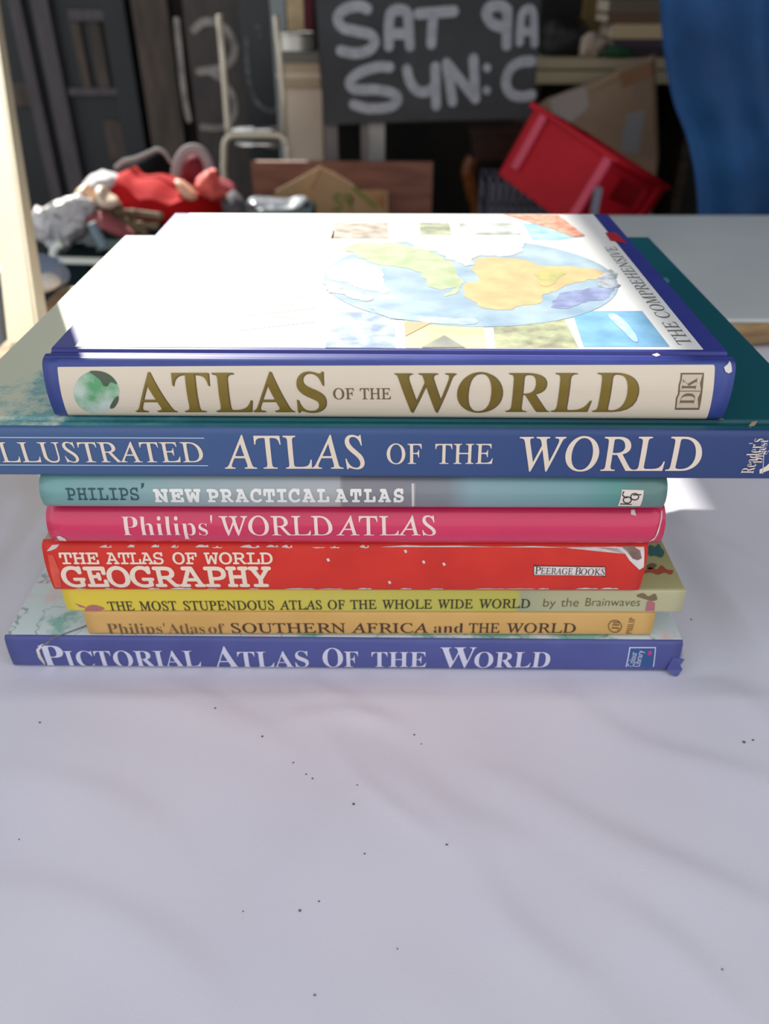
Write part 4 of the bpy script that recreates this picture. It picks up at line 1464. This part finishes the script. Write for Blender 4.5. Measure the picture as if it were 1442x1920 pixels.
def shelf_book(y0, y1, x0, x1, Y, m_, lab, zbase):
    h = Z(y0, Y) - Z(y1, Y)
    xa, xb = X(x0, (y0 + y1) / 2, Y), X(x1, (y0 + y1) / 2, Y)
    r_ = thing('book', (xa, Y, zbase), lab, 'book', 'books lying on the shelf')
    bm = bmesh.new()
    bx(bm, (0, 0, 0), (xb - xa, 0.20, 0.003), 0.0005)
    bx(bm, (0, 0, h - 0.003), (xb - xa, 0.20, h), 0.0005)
    bx(bm, (0, -0.002, 0), (xb - xa, 0.003, h), 0.001)
    link('cover', bm, m_, r_)
    box('page_block', (0.004, 0.003, 0.003), (xb - xa - 0.004, 0.195, h - 0.003), m_page, r_, bevel=0)
    return zbase + h + 0.0005


zz = zs + 0.0005
zz = shelf_book(88, 106, 1140, 1252, 2.58, mat('black book cloth', rgb(40, 36, 40), 0.6), 'black book at the bottom of the shelf pile, under the violet one', zz)
zz = shelf_book(72, 88, 1150, 1256, 2.58, mat('dull violet book cloth', rgb(66, 52, 70), 0.6), 'dull violet book lying under the cream book on the shelf', zz)
zz = shelf_book(42, 70, 1148, 1262, 2.58, mat('cream book cloth', rgb(206, 184, 146), 0.6), 'cream spined book lying in the shelf pile', zz)
zz = shelf_book(20, 40, 1140, 1262, 2.58, mat('brown book cloth', rgb(108, 84, 62), 0.6), 'brown book lying on the cream book on the shelf', zz)
zz = shelf_book(-6, 20, 1142, 1262, 2.58, mat('grey brown book cloth', rgb(112, 100, 84), 0.6), 'grey brown book on top of the shelf pile', zz)
o = pillow('black_bag', [(1014, 108), (1012, 60), (1030, 34), (1070, 30), (1100, 42), (1104, 80), (1098, 108), (1060, 112)], 2.66, 0.14, mat('black leather', rgb(26, 27, 28), 0.5), zmin=zs + 0.001, seed=21, crumple=0.01)
tag(o, 'black bag sitting on the shelf beside the sign edge', 'bag')
o = pillow('crumpled_paper', [(1086, 92), (1092, 74), (1106, 62), (1118, 66), (1132, 70), (1134, 86), (1122, 104), (1104, 108), (1090, 104)], 2.60, 0.07, mat('cream tissue', rgb(190, 174, 158), 0.8), zmin=zs + 0.001, seed=8, crumple=0.014, freq=30)
tag(o, 'crumpled cream paper ball on the shelf by the books', 'paper')
o = pillow('green_cloth', [(1128, 104), (1134, 92), (1150, 86), (1176, 88), (1184, 98), (1178, 108), (1150, 110)], 2.555, 0.03, mat('dark green cloth', rgb(30, 78, 48), 0.7), zmin=zs + 0.001, seed=12, crumple=0.006)
tag(o, 'small dark green cloth at the shelf edge', 'cloth')

# ---- blue tarpaulin hanging on the right
m_blue = mat('blue tarpaulin', rgb(18, 78, 132), 0.75, rgb(12, 60, 108), 7, bump=0.15, bscale=30)
edge = [(1246, -120), (1247, 0), (1250, 70), (1257, 140), (1268, 200), (1288, 260), (1298, 330), (1301, 402)]
E_ = spline([at(x, y, Y=1.74) for x, y in edge], 6)
E_ = [Vector((E_[0].x, 1.74, 0.9))] + E_ + [Vector((E_[-1].x, 1.74, E_[-1].z - 0.12 * k)) for k in range(1, 3)]
E_[-1].z = LOW + 0.004
bm = bmesh.new()
NU = 60
rows = []
for p in E_:
    row = []
    for k in range(NU + 1):
        u = k / NU
        x = p.x + 0.75 * u
        f = 0.022 * math.sin(u * 21 + 1.4 * math.sin(p.z * 3.1)) + 0.014 * math.sin(u * 47 + p.z * 5) + 0.05 * noise.noise(Vector((x * 4, p.z * 3, 5))) + 0.012 * noise.noise(Vector((x * 14, p.z * 9, 1)))
        row.append(bm.verts.new((x, 1.74 + 0.06 * (1 - (1 - min(u * 6, 1)) ** 2) * -0.6 + f, p.z)))
    rows.append(row)
for i in range(len(rows) - 1):
    for k in range(NU):
        bm.faces.new((rows[i][k], rows[i][k + 1], rows[i + 1][k + 1], rows[i + 1][k]))
o = link('tarpaulin', bm, m_blue, smooth=True)
q = o.modifiers.new('sheet thickness', 'SOLIDIFY')
q.thickness = 0.004
tag(o, 'blue tarpaulin hanging in folds at the right of the stall', 'tarpaulin')

# ------------------------------------------------------------------ left side: batten, shaded board and the heap of bags
m_bat = mat('cream painted timber', rgb(226, 214, 184), 0.7, rgb(216, 204, 172), 12)
p1 = at(66, 722, z=0.004)
p2 = at(-28, 0, Y=1.55)
dirb = (p2 - p1).normalized()
side = Vector((1, 0, 0))
side = (side - dirb * side.dot(dirb)).normalized()
nrm = dirb.cross(side)
if nrm.y > 0:
    nrm = -nrm
Lb = 0.98
bm = bmesh.new()
hw, th = 0.0150, 0.052
A_ = [p1 + side * sx - nrm * sn for sx, sn in ((-hw, 0), (hw, 0), (hw, th), (-hw, th))]
prism(bm, A_, dirb * Lb)
bmesh.ops.recalc_face_normals(bm, faces=bm.faces)
bmesh.ops.bevel(bm, geom=[e for e in bm.edges if e.calc_length() > 0.5], offset=0.003, segments=2, affect='EDGES')
zmin = min(v.co.z for v in bm.verts)
for v in bm.verts:
    v.co.z += 0.0 - zmin
o = link('batten', bm, m_bat)
tag(o, 'cream painted wooden batten leaning back from the left edge of the table', 'batten')

bn = thing('shaded_board', at(0, 600, Y=0.93), 'shaded white board at the far left behind the cream batten, shade in its colour', 'box')
m_pb = mat('shaded white board paint', rgb(150, 168, 188), 0.5, rgb(140, 158, 180), 6)  # shade on the white board is put into this blue grey
bxr = X(44, 560, 1.0)
child_of(box('board_body', (-0.95, 0.935, FLOOR), (bxr - 0.006, 0.992, 0.024), m_pb, None, bevel=0.01), bn)
child_of(box('board_top', (-0.96, 0.93, 0.024), (bxr, 1.0, 0.044), m_pb, None, bevel=0.006), bn)

kc = thing('crate', at(300, 470, Y=1.36), 'dark crate put in for the shaded gap under the heap of bags', 'crate')
kx0, kx1 = X(112, 460, 1.36), X(560, 430, 1.36)
m_kc = mat('black green gap shade', rgb(28, 40, 44), 0.95, spec=0.05)  # dark colour stands for the shaded gap below the heap
child_of(box('crate_body', (kx0, 1.36, FLOOR), (kx1, 1.73, -0.050), m_kc, None, bevel=0.004), kc)
for k in range(6):
    xa = kx0 + 0.03 + k * 0.065
    child_of(box('rib', (xa, 1.352, -0.30), (xa + 0.012, 1.36, -0.060), m_kc, None, bevel=0.001), kc)
child_of(box('rim', (kx0 - 0.006, 1.350, -0.066), (kx1 + 0.006, 1.362, -0.050), m_kc, None, bevel=0.002), kc)

HG = 'heap of bags and clothes'
for nm, px, Y, dp, m_, sd, cr, lb, cat in [
    ('plastic_bag', [(64, 398), (100, 380), (140, 370), (168, 380), (176, 408), (160, 430), (136, 446), (112, 462), (94, 462), (80, 448), (70, 424)], 1.40, .07,
     mat('grey plastic film', rgb(214, 210, 208), 0.45, rgb(168, 164, 166), 22), 2, .016, 'crumpled grey white plastic bag at the left end of the heap', 'plastic bag'),
    ('white_cloth', [(161, 344), (168, 328), (190, 324), (214, 330), (226, 340), (206, 352), (186, 360), (168, 356)], 1.58, .10, mat('white cloth', rgb(216, 214, 214), 0.8), 4, .01, 'small white cloth sticking out above the cream shoes', 'cloth'),
    ('shoe', [(143, 362), (150, 350), (162, 346), (170, 358), (177, 370), (170, 377), (150, 374)], 1.44, .06, mat('cream leather', rgb(238, 208, 178), 0.5), 5, .004, 'cream shoe toe above the plastic bag, upper left of the heap', 'shoe'),
    ('shoe', [(146, 380), (162, 376), (174, 378), (177, 392), (166, 402), (152, 398)], 1.42, .06, mat('cream leather', None), 6, .004, 'cream shoe toe beside the plastic bag, lowest of the cream shoes', 'shoe'),
    ('shoe', [(180, 352), (192, 350), (200, 364), (217, 374), (220, 384), (208, 390), (192, 386), (182, 372)], 1.43, .06, mat('pale cream leather', rgb(240, 218, 194), 0.5), 7, .004, 'pale cream shoe at the left tip of the red bag', 'shoe'),
    ('red_bag', [(189, 347), (206, 336), (224, 326), (238, 322), (262, 334), (300, 333), (332, 344), (370, 352), (404, 352), (428, 368), (442, 388), (447, 408), (430, 436), (360, 440), (300, 420), (258, 404), (222, 392), (204, 372)],
     1.62, .20, mat('red nylon', rgb(196, 26, 30), 0.85, rgb(180, 20, 26), 9, spec=0.15), 9, .016, 'large bright red bag lying across the heap', 'bag'),
    ('coral_scarf', [(366, 336), (380, 322), (394, 318), (404, 330), (412, 348), (424, 366), (410, 374), (394, 366), (380, 352)], 1.52, .09, mat('coral cloth', rgb(226, 92, 82), 0.7), 10, .014, 'crumpled coral scarf on the right of the red bag', 'scarf'),
    ('crimson_cloth', [(400, 334), (416, 340), (432, 352), (440, 366), (428, 374), (412, 360)], 1.58, .08, mat('crimson cloth', rgb(160, 36, 50), 0.8), 11, .012, 'crimson cloth tucked behind the coral scarf', 'cloth'),
    ('black_bag', [(214, 320), (226, 306), (250, 298), (274, 288), (292, 279), (308, 284), (320, 300), (328, 322), (324, 342), (296, 340), (250, 330)], 1.72, .12, mat('black nylon', rgb(32, 35, 37), 0.95, rgb(22, 25, 27), 12, spec=0.1), 13, .010, 'black bag with pale zip lying on top of the red bag', 'bag'),
    ('cream_pouch', [(328, 338), (340, 338), (356, 350), (369, 362), (370, 372), (356, 374), (342, 362)], 1.50, .05, mat('peach leather', rgb(236, 186, 156), 0.55), 14, .004, 'peach coloured pouch lying in the fold of the red bag', 'pouch'),
    ('grey_jacket', [(414, 372), (432, 362), (448, 370), (460, 386), (464, 406), (450, 424), (430, 412)], 1.56, .10, mat('charcoal cloth', rgb(88, 84, 92), 0.85), 15, .012, 'charcoal jacket at the right end of the heap', 'jacket'),
    ('rose_cloth', [(162, 406), (184, 400), (210, 408), (238, 424), (254, 440), (230, 442), (200, 430), (174, 418)], 1.40, .06, mat('rose cloth', rgb(160, 84, 88), 0.85), 16, .008, 'dull rose cloth hanging below the cream shoes', 'cloth'),
    ('blue_paper', [(62, 482), (90, 486), (112, 494), (122, 514), (128, 526), (112, 534), (80, 528), (60, 516)], 1.03, .05, mat('blue grey paper', rgb(130, 146, 174), 0.7), 17, .006, 'crumpled blue grey paper on the far left table corner', 'paper'),
    ('white_rag', [(66, 522), (84, 514), (104, 522), (112, 534), (98, 544), (76, 548), (62, 540)], 0.985, .03, mat('white rag cotton', rgb(226, 224, 220), 0.85), 18, .005, 'small white rag in front of the blue grey paper', 'rag'),
]:
    o = pillow(nm, px, Y, dp, m_, freq=(32.0 if nm in ('plastic_bag', 'coral_scarf', 'white_cloth') else 14.0), seed=sd, crumple=cr * (1.3 if nm == 'plastic_bag' else 0.6), zmin=(-0.049 if nm in ('red_bag', 'shoe', 'grey_jacket') else -9))
    tag(o, lb, cat)
    if nm == 'black_bag':
        z_ = rod('zip', [(216, 314), (232, 302), (256, 296), (280, 286), (294, 280), (308, 286), (322, 306)], 1.66, 0.0034, mat('pale zip', rgb(150, 156, 152), 0.7), o, 5)
rh = thing('hood', at(362, 340, Y=1.62), 'grey rimmed hood with crimson lining on top of the red bag', 'hood')
child_of(rod('hood_rim', [(330, 330), (334, 306), (346, 286), (362, 279), (378, 286), (390, 306), (392, 326)], 1.60, 0.0095, mat('grey pink cloth', rgb(156, 142, 142), 0.85), None, 6), rh)
child_of(pillow('hood_lining', [(336, 336), (340, 308), (350, 293), (362, 288), (376, 294), (386, 314), (386, 338), (362, 346)], 1.64, .06, mat('crimson lining', rgb(132, 30, 44), 0.8), None, 19, .004), rh)
o = None
bm = bmesh.new()
for px in ([(186, 386), (228, 410), (276, 440)], [(206, 380), (228, 408), (252, 442)], [(214, 398), (256, 400), (304, 406)], [(222, 384), (224, 400), (214, 424)], [(250, 396), (246, 414), (236, 440)], [(196, 398), (236, 418), (296, 424)]):
    tube(bm, spline([at(x, y, Y=1.44 + 0.01 * (k % 2)) for k, (x, y) in enumerate(px)], 5), 0.0065, 8)
o = link('wicker_frame', bm, mat('dry wicker', rgb(136, 118, 92), 0.8, rgb(104, 90, 68), 40), smooth=True)
tag(o, 'frame of crossed brown wicker sticks under the red bag', 'wicker')
o = rod('clothes_hanger', [(117, 457, 1.335), (108, 460, 1.335), (101, 468, 1.335), (99, 478, 1.335), (104, 486, 1.335), (122, 488, 1.335), (160, 489, 1.335), (230, 491, 1.335)], 1.335, 0.0058, mat('white hanger plastic', rgb(224, 226, 214), 0.35), None, 6)
tag(o, 'white plastic hanger with hooked end in front of the dark crate', 'hanger')
o = rod('strap', [(172, 418), (182, 438), (196, 462)], 1.345, 0.008, mat('blue grey strap', rgb(116, 134, 144), 0.6), None, 4)
tag(o, 'blue grey strap hanging in front of the dark crate', 'strap')
